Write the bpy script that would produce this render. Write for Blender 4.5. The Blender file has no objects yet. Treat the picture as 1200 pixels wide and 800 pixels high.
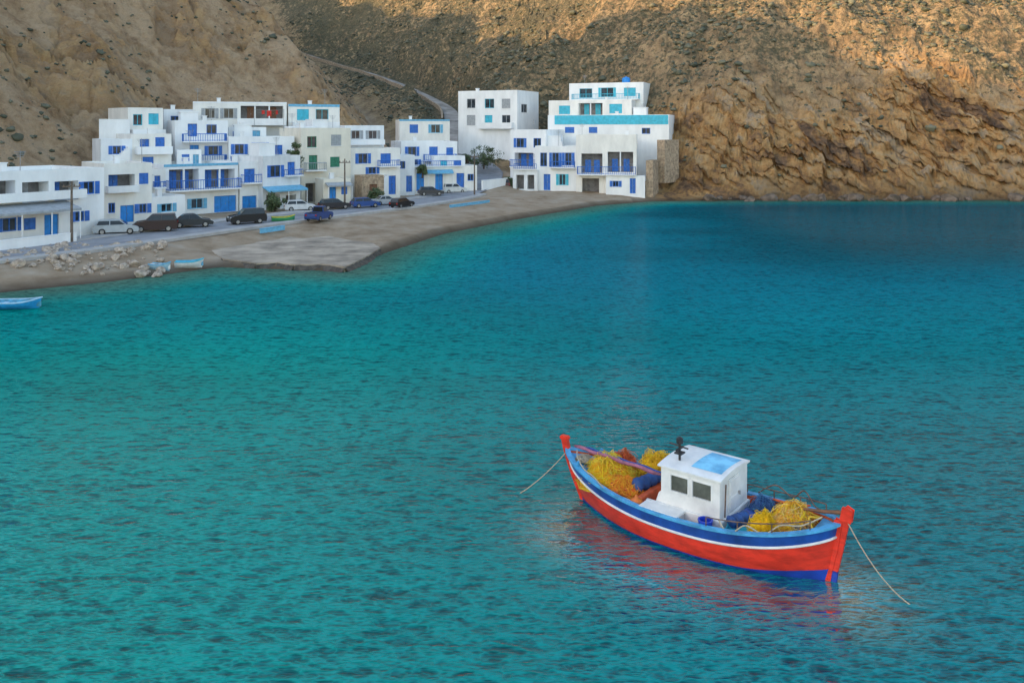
import bpy, bmesh, math, random
import numpy as np
from mathutils import Vector, Matrix
from mathutils import noise as mnoise
random.seed(7)
rng = np.random.default_rng(7)
scene = bpy.context.scene
COL = scene.collection
CH = 11.0
def P(px, py, Y): return Vector(((px-600)/1000*Y, Y, CH-(py-150)/1000*Y))
def G(px, py, z=0.0):
    Y = (CH-z)*1000/(py-150); return Vector(((px-600)/1000*Y, Y, z))

# ------------------------------------------------------------------ materials
MATS = {}
def node(nt, t, **kw):
    n = nt.nodes.new(t)
    for k, v in kw.items():
        if k in n.inputs: n.inputs[k].default_value = v
        else: setattr(n, k, v)
    return n
def base_mat(name):
    m = bpy.data.materials.new(name); m.use_nodes = True
    return m, m.node_tree, m.node_tree.nodes['Principled BSDF']
def M(name, col, rough=.6, var=.12, scale=3.0, bump=0.0, bscale=25.0, metal=0.0, stretch=(1,1,1), dark=None):
    if name in MATS: return MATS[name]
    m, nt, b = base_mat(name)
    tc = node(nt, 'ShaderNodeTexCoord'); mp = node(nt, 'ShaderNodeMapping'); mp.inputs['Scale'].default_value = stretch
    nt.links.new(tc.outputs['Object'], mp.inputs['Vector'])
    nz = node(nt, 'ShaderNodeTexNoise', Scale=scale, Detail=5.0, Roughness=.6)
    nt.links.new(mp.outputs[0], nz.inputs['Vector'])
    rp = node(nt, 'ShaderNodeValToRGB')
    lo = dark if dark else tuple(c*(1-var*1.6) for c in col)
    hi = tuple(min(1, c*(1+var*.6)) for c in col)
    rp.color_ramp.elements[0].position = .3; rp.color_ramp.elements[0].color = (*lo, 1)
    rp.color_ramp.elements[1].position = .62; rp.color_ramp.elements[1].color = (*hi, 1)
    nt.links.new(nz.outputs[0], rp.inputs[0]); nt.links.new(rp.outputs[0], b.inputs['Base Color'])
    b.inputs['Roughness'].default_value = rough; b.inputs['Metallic'].default_value = metal
    if bump:
        n2 = node(nt, 'ShaderNodeTexNoise', Scale=bscale, Detail=3.0)
        nt.links.new(tc.outputs['Object'], n2.inputs['Vector'])
        bp = node(nt, 'ShaderNodeBump', Strength=.6, Distance=bump)
        nt.links.new(n2.outputs[0], bp.inputs['Height']); nt.links.new(bp.outputs[0], b.inputs['Normal'])
    MATS[name] = m; return m
WHITE = M('white_plaster', (.86, .86, .85), .85, .07, .7, .02, 8, stretch=(1, 1, .35))
WALLS = [WHITE, M('cool_white_plaster', (.81, .83, .85), .85, .09, .7, .02, 8, stretch=(1, 1, .35)), M('warm_white_plaster', (.86, .83, .77), .85, .09, .7, .02, 8, stretch=(1, 1, .35)),
         M('grey_white_plaster', (.75, .76, .76), .85, .12, .7, .02, 8, stretch=(1, 1, .35))]
CREAM = M('cream_plaster', (.80, .74, .62), .85, .08, .8, .02, 8, stretch=(1, 1, .35))
STONE = M('rubble_stone', (.42, .31, .21), .9, .35, 2.2, .12, 4)
ROOFM = M('roof_screed', (.62, .62, .60), .9, .15, .6)
BLUE = M('blue_paint', (.03, .16, .55), .5, .2, 3)
BBLUE = M('bright_blue_paint', (.02, .25, .70), .5, .15, 2)
LBLUE = M('light_blue_paint', (.15, .44, .65), .55, .15, 3)
TURQ = M('turquoise_paint', (.05, .47, .62), .5, .15, 2)
GREY = M('grey_paint', (.36, .38, .40), .6, .15, 3)
BROWN = M('brown_wood', (.18, .08, .04), .6, .25, 5)
GREENP = M('green_paint', (.03, .20, .12), .55, .2, 4)
GLASS = M('window_glass', (.05, .065, .08), .12, .5, 1.0)
RECESS = M('painted_room_shade', (.20, .19, .19), .9, .3, 1.5)  # dark grey painted as the shade inside openings and verandas
RAILM = M('galvanised_steel', (.42, .42, .42), .45, .2, 8, metal=.6)
TCOL = {'b': BLUE, 'B': BBLUE, 'l': LBLUE, 't': TURQ, 'g': GREY, 'r': BROWN, 'n': GREENP, 'w': WHITE}

# ------------------------------------------------------------------ mesh builder
class MB:
    def __init__(s): s.v = []; s.f = []; s.m = []
    def add(s, vs, fs, mi=0):
        o = len(s.v); s.v += [tuple(v) for v in vs]
        s.f += [tuple(o+i for i in f) for f in fs]; s.m += [mi]*len(fs)
    def box(s, x0, x1, y0, y1, z0, z1, mi=0, fr=None, mx=None):
        vs = [(x, y, z) for x in (x0, x1) for y in (y0, y1) for z in (z0, z1)]
        if fr: vs = [fr[0]+fr[1]*a+Vector((0, 0, b))+fr[2]*c for a, c, b in vs]
        if mx: vs = [mx @ Vector(v) for v in vs]
        s.add(vs, [(0, 1, 3, 2), (4, 6, 7, 5), (0, 4, 5, 1), (2, 3, 7, 6), (0, 2, 6, 4), (1, 5, 7, 3)], mi)
    def quad(s, a, b, c, d, mi=0): s.add([a, b, c, d], [(0, 1, 2, 3)], mi)
    def tube(s, pts, r, seg=6, mi=0, cap=True):
        pts = [Vector(p) for p in pts]; n = len(pts)
        rs = r if isinstance(r, (list, tuple)) else [r]*n
        vs = []
        for i, p in enumerate(pts):
            t = (pts[min(i+1, n-1)]-pts[max(i-1, 0)]).normalized()
            up = Vector((0, 0, 1)) if abs(t.z) < .9 else Vector((1, 0, 0))
            a = t.cross(up).normalized(); b = t.cross(a).normalized()
            for k in range(seg):
                w = 2*math.pi*k/seg; vs.append(p+(a*math.cos(w)+b*math.sin(w))*rs[i])
        fs = [(i*seg+k, i*seg+(k+1) % seg, (i+1)*seg+(k+1) % seg, (i+1)*seg+k) for i in range(n-1) for k in range(seg)]
        if cap: fs += [tuple(range(seg))[::-1], tuple((n-1)*seg+k for k in range(seg))]
        s.add(vs, fs, mi)
    def lathe(s, prof, seg=16, mi=0, mx=None):
        vs = [Vector((r*math.cos(2*math.pi*k/seg), r*math.sin(2*math.pi*k/seg), z)) for r, z in prof for k in range(seg)]
        if mx: vs = [mx @ v for v in vs]
        n = len(prof)
        fs = [(i*seg+k, i*seg+(k+1) % seg, (i+1)*seg+(k+1) % seg, (i+1)*seg+k) for i in range(n-1) for k in range(seg)]
        fs += [tuple(range(seg))[::-1], tuple((n-1)*seg+k for k in range(seg))]
        s.add(vs, fs, mi)
    def build(s, name, mats, parent=None, smooth=False, bevel=0.0, recalc=True):
        me = bpy.data.meshes.new(name); me.from_pydata(s.v, [], s.f)
        if not isinstance(mats, (list, tuple)): mats = [mats]
        for m in mats: me.materials.append(m)
        me.polygons.foreach_set('material_index', s.m)
        if recalc or bevel:
            bm = bmesh.new(); bm.from_mesh(me)
            if bevel:
                bmesh.ops.remove_doubles(bm, verts=bm.verts, dist=1e-5)
                bmesh.ops.bevel(bm, geom=bm.edges[:], offset=bevel, segments=2, affect='EDGES', clamp_overlap=True)
            bmesh.ops.recalc_face_normals(bm, faces=bm.faces)
            bm.to_mesh(me); bm.free()
        if smooth: me.polygons.foreach_set('use_smooth', [True]*len(me.polygons))
        o = bpy.data.objects.new(name, me); COL.objects.link(o)
        if parent: o.parent = parent
        return o
def tag(o, label, cat=None, group=None, kind=None):
    o['label'] = label
    if cat: o['category'] = cat
    if group: o['group'] = group
    if kind: o['kind'] = kind
    return o
def thing(name, label, cat, loc=(0, 0, 0), rz=0.0, group=None):
    o = bpy.data.objects.new(name, None); COL.objects.link(o); o.empty_display_size = .3
    o.location = loc; o.rotation_euler = (0, 0, rz); return tag(o, label, cat, group)
def struct(o): o['kind'] = 'structure'; return o

# ------------------------------------------------------------------ numpy noise / terrain function
def hash2(a, b, seed):
    n = (a*374761393+b*668265263+seed*1446657) & 0xffffffff
    n = ((n ^ (n >> 13))*1274126177) & 0xffffffff
    return ((n ^ (n >> 16)) & 0xffffffff)/4294967295.0
def vnoise(x, y, seed):
    xi = np.floor(x).astype(np.int64); yi = np.floor(y).astype(np.int64)
    fx = x-xi; fy = y-yi; fx = fx*fx*(3-2*fx); fy = fy*fy*(3-2*fy)
    h = lambda a, b: hash2(a, b, seed)
    return (h(xi, yi)*(1-fx)+h(xi+1, yi)*fx)*(1-fy)+(h(xi, yi+1)*(1-fx)+h(xi+1, yi+1)*fx)*fy
def fbm(x, y, seed, oct=4, ridged=False):
    s = 0; a = .5; tot = 0
    for i in range(oct):
        n = vnoise(x*2**i+i*17.3, y*2**i-i*9.1, seed+i)
        if ridged: n = 1-abs(2*n-1)
        s = s+a*n; tot += a; a *= .5
    return s/tot
def worley(x, y, seed):
    xi = np.floor(x).astype(np.int64); yi = np.floor(y).astype(np.int64)
    f1 = np.full(x.shape, 9.0); f2 = np.full(x.shape, 9.0); rid = np.zeros(x.shape); gx = np.zeros(x.shape); gy = np.zeros(x.shape)
    for i in (-1, 0, 1):
        for j in (-1, 0, 1):
            cx = xi+i; cy = yi+j
            px = cx+hash2(cx, cy, seed); py = cy+hash2(cx, cy, seed+71)
            d = np.hypot(px-x, py-y); k = d < f1
            f2 = np.where(k, f1, np.minimum(f2, d)); rid = np.where(k, hash2(cx, cy, seed+133), rid)
            gx = np.where(k, x-px, gx); gy = np.where(k, y-py, gy); f1 = np.where(k, d, f1)
    return f1, f2, rid, gx, gy
def sstep(a, b, x):
    t = np.clip((x-a)/(b-a), 0, 1); return t*t*(3-2*t)
def pdist(x, y, pts, vals=None):
    best = np.full(x.shape, 1e9); bv = np.zeros(x.shape)
    for i in range(len(pts)-1):
        ax, ay = pts[i][:2]; bx, by = pts[i+1][:2]; dx, dy = bx-ax, by-ay
        t = np.clip(((x-ax)*dx+(y-ay)*dy)/(dx*dx+dy*dy), 0, 1)
        d = np.hypot(x-ax-t*dx, y-ay-t*dy); k = d < best
        best = np.where(k, d, best)
        if vals is not None: bv = np.where(k, vals[i]+t*(vals[i+1]-vals[i]), bv)
    return (best, bv) if vals is not None else best
def pip(x, y, poly):
    ins = np.zeros(x.shape, bool); n = len(poly)
    for i in range(n):
        x0, y0 = poly[i][:2]; x1, y1 = poly[(i+1) % n][:2]
        if y0 == y1: continue
        c = ((y0 > y) != (y1 > y)) & (x < (x1-x0)*(y-y0)/(y1-y0)+x0)
        ins ^= c
    return ins
g2 = lambda a, b: tuple(G(a, b)[:2])
SHORE = [(-70, -140), (-66, -60), (-58, 0), (-50, 35), g2(-300, 372), g2(0, 343), g2(130, 330), g2(258, 313), g2(405, 318), g2(434, 302),
         g2(520, 274), g2(600, 258), g2(700, 241), g2(765, 236), (40, 130), (77, 129.6), (110, 125), (160, 108), (240, 60), (260, -60), (270, -140)]
LANDPOLY = SHORE+[(800, -140), (800, 800), (-800, 800), (-800, -140)]
VAXIS = [(-16, 150), (-24, 170), (-34, 200), (-52, 240), (-82, 290), (-125, 370), (-160, 540)]
LBASE = [(-86, -140), (-80, -60), (-72, 20), (-62, 60), (-53, 78), (-46, 100), (-37, 120), (-25, 139)]+VAXIS
LPOLY = LBASE+[(-800, 540), (-800, -140)]
RBASE = VAXIS[::-1]+[(-6, 147), (4, 146), (20, 141), (27, 132.5), (40, 131), (77, 130.6), (110, 126.5), (160, 110), (245, 60), (265, -60), (275, -140)]
RPOLY = RBASE+[(800, -140), (800, 540)]
QZ = .38
qp = [G(244, 290, QZ), G(252, 298, QZ), G(262, 304, QZ), G(280, 306, QZ), G(300, 309, QZ), G(325, 308, QZ), G(345, 310.5, QZ), G(378, 310, QZ), G(404, 313, QZ), G(420, 306, QZ), G(434, 298, QZ), G(446, 291, QZ), G(436, 285, QZ), G(410, 282, QZ), G(385, 277, QZ), G(355, 280, QZ), G(325, 276, QZ), G(290, 282, QZ), G(265, 285, QZ)]
ROAD = [G(-130, 312, 1.25), G(60, 292, 1.25), G(180, 276, 1.25), G(300, 260, 1.25), G(400, 248, 1.25), G(480, 238, 1.25), G(540, 227, 1.3),
        P(570, 207, 142), P(562, 193, 151), P(528, 170, 166), P(530, 143, 187), P(522, 126, 210), P(481, 105, 232), P(440, 89, 252), P(388, 74, 272), P(345, 60, 285)]
def resample(pts, step):
    out = []
    n = len(pts)
    for i in range(n-1):
        p0 = pts[max(i-1, 0)]; p1 = pts[i]; p2 = pts[i+1]; p3 = pts[min(i+2, n-1)]
        k = max(2, int((p2-p1).length/step))
        for j in range(k):
            t = j/k
            out.append(.5*((2*p1)+(p2-p0)*t+(2*p0-5*p1+4*p2-p3)*t*t+(3*p1-p0-3*p2+p3)*t**3))
    out.append(pts[-1]); return out
ROADC = resample(ROAD, 3.0)
ROADV = [p.z for p in ROADC]
def terrain(x, y):
    land = pip(x, y, LANDPOLY); ds = pdist(x, y, SHORE)
    gentle = np.minimum(1.15, .14*ds); edge = np.minimum(.42, .6*ds)+np.minimum(.72, .07*ds)
    ke = sstep(-25, -20, x)*(1-sstep(14, 20, x))
    base = np.where(land, gentle*(1-ke)+edge*ke+.2*(fbm(x*.35, y*.35, 3)-.5)*np.minimum(ds/4, 1)*(ds < 14), -np.minimum(.35*ds, 4))
    qd = np.where(pip(x, y, qp), 0, pdist(x, y, qp+[qp[0]]))
    base = np.where(land, np.minimum(base, .37+.13*qd+.12*(fbm(x/1.5, y/1.5, 4, 3)-.5)), base)
    vf = np.maximum(0, y-142)*.2+np.maximum(0, y-275)*.45
    inl = pip(x, y, LPOLY); inr = pip(x, y, RPOLY)
    dh = pdist(x, y, LBASE); dr = pdist(x, y, RBASE)
    cap = 74-27*sstep(78, 112, y)  # unseen upper left ridge, height shaped to set the shade line opposite
    hl = .95*dh; hl = np.where(hl > cap-10, cap-10+10*(1-np.exp(-(hl-cap+10)/10))+np.maximum(0, hl-cap)*.02, hl)
    hl = hl+(fbm(x/24, y/24, 84, 3)-.5)*16*np.clip((dh-42)/25, 0, 1)  # crest bumps added to break the sunlit band into patches
    cm = fbm(x/14, y/14, 81, 4)-.5
    cliff = sstep(14, 28, x)*inr*(1-sstep(8, 24, dr+18*cm))
    c0 = sstep(12, 32, x)
    rd_ = dr+3.5*(fbm(x/17, y/40, 82, 2)-.5)*np.clip(dr/4, 0, 1)
    hr = c0*(np.where(rd_ < 18, .98*rd_, 17.64+.57*(rd_-18)))+(1-c0)*(np.minimum(dr, 18)*.3+np.maximum(dr-18, 0)*.66)
    hr = np.where(hr > 75, 75+(hr-75)*.4, hr)
    hill = np.where(inl, hl, np.where(inr, hr, 0)); d = np.where(inl, dh, np.where(inr, dr, 0))
    a = np.clip(d/14, 0, 1)
    h = base+np.where(land, vf*sstep(0, 20, np.maximum(y-142, 0)), 0)+hill
    big = (fbm(x/34, y/34, 11, 3)-.5)*11*np.clip(d/30, 0, 1)
    xr = .8*x+.6*y; yr = -.6*x+.8*y
    rid = (fbm(xr/18, yr/11, 21, 5, True)-.62)*(9.5-6.0*cliff)*a
    wx_ = x+5*(fbm(x/5, y/5, 61, 4)-.5); wy_ = y+5*(fbm(x/5+9, y/5, 62, 4)-.5)
    crag = inl*sstep(.42, .62, fbm(x/15, y/15, 66, 4))
    near = np.clip(d/3, 0, 1)
    q_ = (hill+.60*x+9*(fbm(x/24, y/24, 63, 4)-.5))/3.4
    qi = np.floor(q_).astype(np.int64); sf = q_-qi
    brk = hash2(qi, np.floor((x+.3*y)/5.5+3*hash2(qi, qi*0, 5)).astype(np.int64), 31)
    strat = (brk-.5)*1.4+(sf-.5)*.8
    q2 = (hill+.72*x+6*(fbm(x/9, y/9, 64, 4)-.5))/1.1; qj = np.floor(q2).astype(np.int64); s2 = q2-qj
    brk2 = hash2(qj, np.floor(x/2.2+5*hash2(qj, qj*0, 6)).astype(np.int64), 32); strat2 = (brk2-.5)*.9+(s2-.5)*.5
    f1, f2, r1, ga, gb = worley((wx_+.9*wy_)/8.5, (wy_-.7*wx_)/3.0, 5); b1 = (r1-.5)*1.8+ga*1.6-gb*1.0
    f1, f2, r2, ga, gb = worley((wx_+.7*wy_)/2.8, (wy_-.8*wx_)/1.4, 9); b2 = (r2-.5)*1.1+ga*.9
    fine = (fbm(x/1.7, y/1.7, 31, 3, True)-.6)*1.1
    h = h+big+rid+near*((b1+b2)*(.14+.30*crag+.28*cliff)+fine*(.45+.4*crag+.6*cliff)+(strat+strat2)*(.55*cliff+.5*crag+.10))
    rd, rv = pdist(x, y, [p[:2] for p in ROADC], ROADV)
    w = 1-sstep(3.2, 8.0, rd)
    h = np.where(land, h*(1-w)+(rv-.12)*w, h)
    lay = .30*hash2(qi, qi*0, 17)+.34*brk+.20*brk2+.16*r1
    push = near*cliff*((brk-.5)*1.6+(sf-.5)*1.3+(brk2-.5)*1.3+(s2-.5)*.9)
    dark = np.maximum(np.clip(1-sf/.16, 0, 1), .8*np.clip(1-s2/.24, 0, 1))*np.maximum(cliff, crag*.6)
    return h, dict(land=land, ds=ds, d=d, cliff=np.maximum(cliff, crag*.5), inl=inl, inr=inr, rd=rd, lay=lay, push=push, crack_shade=dark)
def hz(x, y):
    h, _ = terrain(np.array([float(x)]), np.array([float(y)])); return float(h[0])

# ------------------------------------------------------------------ terrain mesh
xs = np.concatenate([np.arange(-420, -112, 6), np.arange(-112, -78, .8), np.arange(-78, 104, .33), np.arange(104, 134, .8), np.arange(134, 420, 6)])
ys = np.concatenate([np.arange(-140, 44, 5), np.arange(44, 80, .4), np.arange(80, 190, .33), np.arange(190, 300, .8), np.arange(300, 540, 4)])
X, Y = np.meshgrid(xs, ys); xf = X.ravel(); yf = Y.ravel()
hh, A = terrain(xf, yf)
nx, ny = len(xs), len(ys)
idx = np.arange(nx*ny).reshape(ny, nx)
quads = np.stack([idx[:-1, :-1], idx[:-1, 1:], idx[1:, 1:], idx[1:, :-1]], -1).reshape(-1, 4)
me = bpy.data.meshes.new('hills')
me.vertices.add(nx*ny); me.vertices.foreach_set('co', np.stack([xf, yf+A['push'], hh], -1).astype(np.float32).ravel())
me.loops.add(quads.size); me.loops.foreach_set('vertex_index', quads.astype(np.int32).ravel())
me.polygons.add(len(quads)); me.polygons.foreach_set('loop_start', np.arange(0, quads.size, 4, dtype=np.int32))
me.polygons.foreach_set('loop_total', np.full(len(quads), 4, dtype=np.int32))
me.polygons.foreach_set('use_smooth', (A['d'][quads[:, 0]] < 2.0))
scrubmask = np.clip(A['d']/10, 0, 1)*(1-A['cliff']*.85)*np.where(A['inl'], .36+.35*sstep(-70, -35, xf), 1.0+.22*(1-sstep(0, 40, xf)))
sandm = (1-np.clip(A['d']/2.5, 0, 1))*(1-sstep(19, 25, xf))
cliffm = np.where((xf > 19) & (A['d'] < 4) & ~A['inl'], np.maximum(A['cliff'], sstep(19, 25, xf)), A['cliff'])
wetm = 1-np.clip(A['ds']/np.where(xf > 18, 3.6, np.where(xf > -22, 1.5, 2.6)), 0, 1)
for nm, arr in (('cliff', cliffm), ('scrub', scrubmask), ('sand', sandm), ('wet', wetm), ('lefthill', A['inl']*1.0), ('layer', A['lay']), ('crack_shade', A['crack_shade'])):
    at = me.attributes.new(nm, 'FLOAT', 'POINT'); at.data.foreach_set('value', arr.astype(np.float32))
me.update(); me.validate()
hills = bpy.data.objects.new('hills', me); COL.objects.link(hills); struct(hills)
m, nt, b = base_mat('hill_ground')
L = nt.links.new
tc = node(nt, 'ShaderNodeTexCoord')
def attr(n): return node(nt, 'ShaderNodeAttribute', attribute_name=n).outputs['Fac']
def noise_(scale, detail=6, rough=.6, st=(1, 1, 1), dist=0.0):
    mp = node(nt, 'ShaderNodeMapping'); mp.inputs['Scale'].default_value = st; L(tc.outputs['Object'], mp.inputs['Vector'])
    n = node(nt, 'ShaderNodeTexNoise', Scale=scale, Detail=detail, Roughness=rough, Distortion=dist); L(mp.outputs[0], n.inputs['Vector']); return n.outputs[0]
def ramp(src, stops):
    r = node(nt, 'ShaderNodeValToRGB'); e = r.color_ramp.elements
    while len(e) < len(stops): e.new(.5)
    for i, (p, c) in enumerate(stops): e[i].position = p; e[i].color = (*c, 1) if len(c) == 3 else c
    L(src, r.inputs[0]); return r.outputs[0]
def mix(f, a, b_):
    n = node(nt, 'ShaderNodeMix', data_type='RGBA'); L(f, n.inputs[0]); L(a, n.inputs[6]); L(b_, n.inputs[7]); return n.outputs[2]
def math_(op, a, b_=None):
    n = node(nt, 'ShaderNodeMath', operation=op)
    for i, v in enumerate((a, b_)):
        if v is None: continue
        if isinstance(v, (int, float)): n.inputs[i].default_value = v
        else: L(v, n.inputs[i])
    return n.outputs[0]
def clamp01(s): nc = node(nt, 'ShaderNodeClamp'); L(s, nc.inputs[0]); return nc.outputs[0]
def ridge(s): return math_('SUBTRACT', 1.0, math_('ABSOLUTE', math_('SUBTRACT', math_('MULTIPLY', s, 2.0), 1.0)))
soilL = ramp(noise_(.25, 8, .74), [(.3, (.25, .15, .09)), (.44, (.48, .32, .19)), (.56, (.62, .44, .28)), (.7, (.43, .31, .21))])
soilR = ramp(noise_(.3, 8, .75), [(.3, (.15, .115, .07)), (.46, (.36, .25, .145)), (.6, (.54, .385, .215)), (.75, (.28, .235, .18))])
soil = mix(attr('lefthill'), soilR, soilL)
rn = noise_(.30, 9, .8, (1, 1, 1.3))
rk = math_('ADD', math_('MULTIPLY', attr('layer'), .42), math_('MULTIPLY', rn, .65))
rock = ramp(rk, [(.36, (.11, .075, .055)), (.44, (.30, .18, .10)), (.50, (.54, .30, .12)), (.56, (.64, .40, .18)), (.63, (.54, .40, .26)), (.70, (.38, .31, .24)), (.8, (.26, .22, .18))])
edge_ = clamp01(math_('MULTIPLY', math_('SUBTRACT', math_('ADD', attr('cliff'), math_('MULTIPLY', rn, .9)), .75), 2.6))
c = mix(edge_, soil, rock)
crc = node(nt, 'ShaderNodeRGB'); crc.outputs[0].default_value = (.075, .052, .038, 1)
c = mix(clamp01(math_('MULTIPLY', attr('crack_shade'), math_('MULTIPLY', rn, 1.5))), c, crc.outputs[0])  # crevice shade painted into the rock colour along strata edges
sp = noise_(.9, 5, .75); lp = noise_(.06, 3, .5)
thr = math_('ADD', math_('MULTIPLY', attr('scrub'), .32), math_('MULTIPLY', lp, .34))
f = clamp01(math_('MULTIPLY', math_('SUBTRACT', thr, math_('SUBTRACT', sp, .06)), 9))
veg = ramp(noise_(2.2, 3), [(.35, (.05, .058, .04)), (.55, (.105, .112, .075)), (.7, (.165, .16, .11))])
c = mix(math_('MULTIPLY', f, .82), c, veg)
sand = ramp(noise_(.35, 8, .65), [(.3, (.23, .16, .10)), (.5, (.34, .255, .175)), (.7, (.42, .345, .265))])
c = mix(attr('sand'), c, sand)
wetc = node(nt, 'ShaderNodeRGB'); wetc.outputs[0].default_value = (.055, .042, .03, 1)
c = mix(math_('MULTIPLY', attr('wet'), .92), c, wetc.outputs[0])
L(c, b.inputs['Base Color']); b.inputs['Roughness'].default_value = .95; b.inputs['Specular IOR Level'].default_value = .15
hs = math_('MULTIPLY', noise_(1.1, 7, .75, (1, 1, 1.2)), 1.2)
hs = math_('MULTIPLY', hs, math_('SUBTRACT', 1.0, math_('MULTIPLY', attr('sand'), .93)))
bp = node(nt, 'ShaderNodeBump', Strength=1.0, Distance=1.0); L(hs, bp.inputs['Height']); L(bp.outputs[0], b.inputs['Normal'])
me.materials.append(m)

# ------------------------------------------------------------------ water
wx = np.concatenate([np.arange(-300, -60, 6), np.arange(-60, -4, 1.0), np.arange(-4, 14, .4), np.arange(14, 100, 1.0), np.arange(100, 300, 6)]); wy = np.concatenate([np.arange(-140, 10, 5), np.arange(10, 30, .4), np.arange(30, 140, 1.0)])
WX, WY = np.meshgrid(wx, wy); wxf = WX.ravel(); wyf = WY.ravel()
sd = pdist(wxf, wyf, SHORE); sd = np.where(pip(wxf, wyf, LANDPOLY), 0, sd)
kx, ky = len(wx), len(wy); ii = np.arange(kx*ky).reshape(ky, kx)
q = np.stack([ii[:-1, :-1], ii[:-1, 1:], ii[1:, 1:], ii[1:, :-1]], -1).reshape(-1, 4)
wm = bpy.data.meshes.new('water'); wm.from_pydata(np.stack([wxf, wyf, 0*wxf], -1).tolist(), [], q.tolist())
def lerp3(a, b_, t): return a*(1-t[:, None])+b_*t[:, None]
shallow = np.array([.06, .13, .10]); green = np.array([.002, .205, .178]); teal = np.array([.0, .145, .168]); deep = np.array([.0, .072, .10]); blu = np.array([.0, .14, .205])
cw = lerp3(shallow, green, sstep(0, 7, sd))
t2 = sstep(-14, 8, wxf+.12*(wyf-40)); cw = cw*(1-t2[:, None])+lerp3(cw, teal, sstep(3, 16, sd))*t2[:, None]
nzw = fbm(wxf/18, wyf/9, 77, 4)
cw = lerp3(cw, blu, sstep(38, 66, wyf+10*(nzw-.5))*sstep(2, 14, sd)*.8)
dz = sstep(52, 78, wyf+14*(nzw-.5))*sstep(2, 26, wxf+30*(nzw-.5))*sstep(1, 12, sd)
cw = lerp3(cw, deep, dz)
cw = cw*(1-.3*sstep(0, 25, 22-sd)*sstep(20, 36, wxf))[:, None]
cw = cw*(1+.35*(nzw-.5))[:, None]
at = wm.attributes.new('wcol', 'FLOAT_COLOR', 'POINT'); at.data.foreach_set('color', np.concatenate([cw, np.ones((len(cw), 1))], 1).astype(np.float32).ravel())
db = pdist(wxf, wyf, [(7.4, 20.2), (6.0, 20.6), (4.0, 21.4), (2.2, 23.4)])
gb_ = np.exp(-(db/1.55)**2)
reflect_gain = .74-.62*sstep(24, 44, wyf)+.24*sstep(24, 34, wxf)*sstep(60, 90, wyf)+4.6*gb_  # multiplies Fresnel reflection, boosted beside the hull to strengthen the boat's mirror image
at = wm.attributes.new('reflect_gain', 'FLOAT', 'POINT'); at.data.foreach_set('value', reflect_gain.astype(np.float32))
at = wm.attributes.new('ripple_scale', 'FLOAT', 'POINT'); at.data.foreach_set('value', (1-.55*gb_).astype(np.float32))  # ripples flattened beside the hull so its reflection holds together
water = bpy.data.objects.new('water', wm); COL.objects.link(water); struct(water)
m, nt, b = base_mat('sea_water'); L = nt.links.new; tc = node(nt, 'ShaderNodeTexCoord')
nt.nodes.remove(b); out = nt.nodes['Material Output']
ac = node(nt, 'ShaderNodeAttribute', attribute_name='wcol')
n1 = noise_(.5, 2, .5, (.8, 1.25, 1)); n2 = noise_(1.9, 1, .5, (.62, 1.45, 1), .2); n3 = noise_(5.2, 1, .5, (.62, 1.4, 1), .2); gust = noise_(.05, 3, .5)
r2 = ridge(n2); r3 = ridge(n3); gk = math_('ADD', .35, math_('MULTIPLY', gust, 1.3))
hgt = math_('ADD', math_('MULTIPLY', n1, .14), math_('MULTIPLY', math_('ADD', math_('MULTIPLY', r2, .054), math_('MULTIPLY', r3, .024)), gk))
hgt = math_('MULTIPLY', hgt, attr('ripple_scale'))
bp = node(nt, 'ShaderNodeBump', Strength=1.0, Distance=1.0); L(hgt, bp.inputs['Height'])
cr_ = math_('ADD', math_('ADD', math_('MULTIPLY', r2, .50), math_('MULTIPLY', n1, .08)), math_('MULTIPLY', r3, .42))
ripple_shade = ramp(cr_, [(.50, (.34, .41, .48)), (.70, (.86, .88, .90)), (.84, (1.7, 1.66, 1.56))])  # ripple light and dark painted into the water colour: dark troughs, bright crests
mm = node(nt, 'ShaderNodeMix', data_type='RGBA', blend_type='MULTIPLY'); mm.inputs[0].default_value = 1.0; L(ac.outputs['Color'], mm.inputs[6]); L(ripple_shade, mm.inputs[7])
df = node(nt, 'ShaderNodeBsdfDiffuse'); L(mm.outputs[2], df.inputs['Color'])
gl = node(nt, 'ShaderNodeBsdfGlossy', Roughness=.03); L(bp.outputs[0], gl.inputs['Normal'])
fz = node(nt, 'ShaderNodeFresnel', IOR=1.34); L(bp.outputs[0], fz.inputs['Normal'])
bp2 = node(nt, 'ShaderNodeBump', Strength=1.0, Distance=5.0); L(hgt, bp2.inputs['Height']); L(bp2.outputs[0], df.inputs['Normal'])
ms_ = node(nt, 'ShaderNodeMixShader'); L(clamp01(math_('MULTIPLY', fz.outputs[0], attr('reflect_gain'))), ms_.inputs[0]); L(df.outputs[0], ms_.inputs[1]); L(gl.outputs[0], ms_.inputs[2]); L(ms_.outputs[0], out.inputs['Surface'])
wm.materials.append(m)

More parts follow.
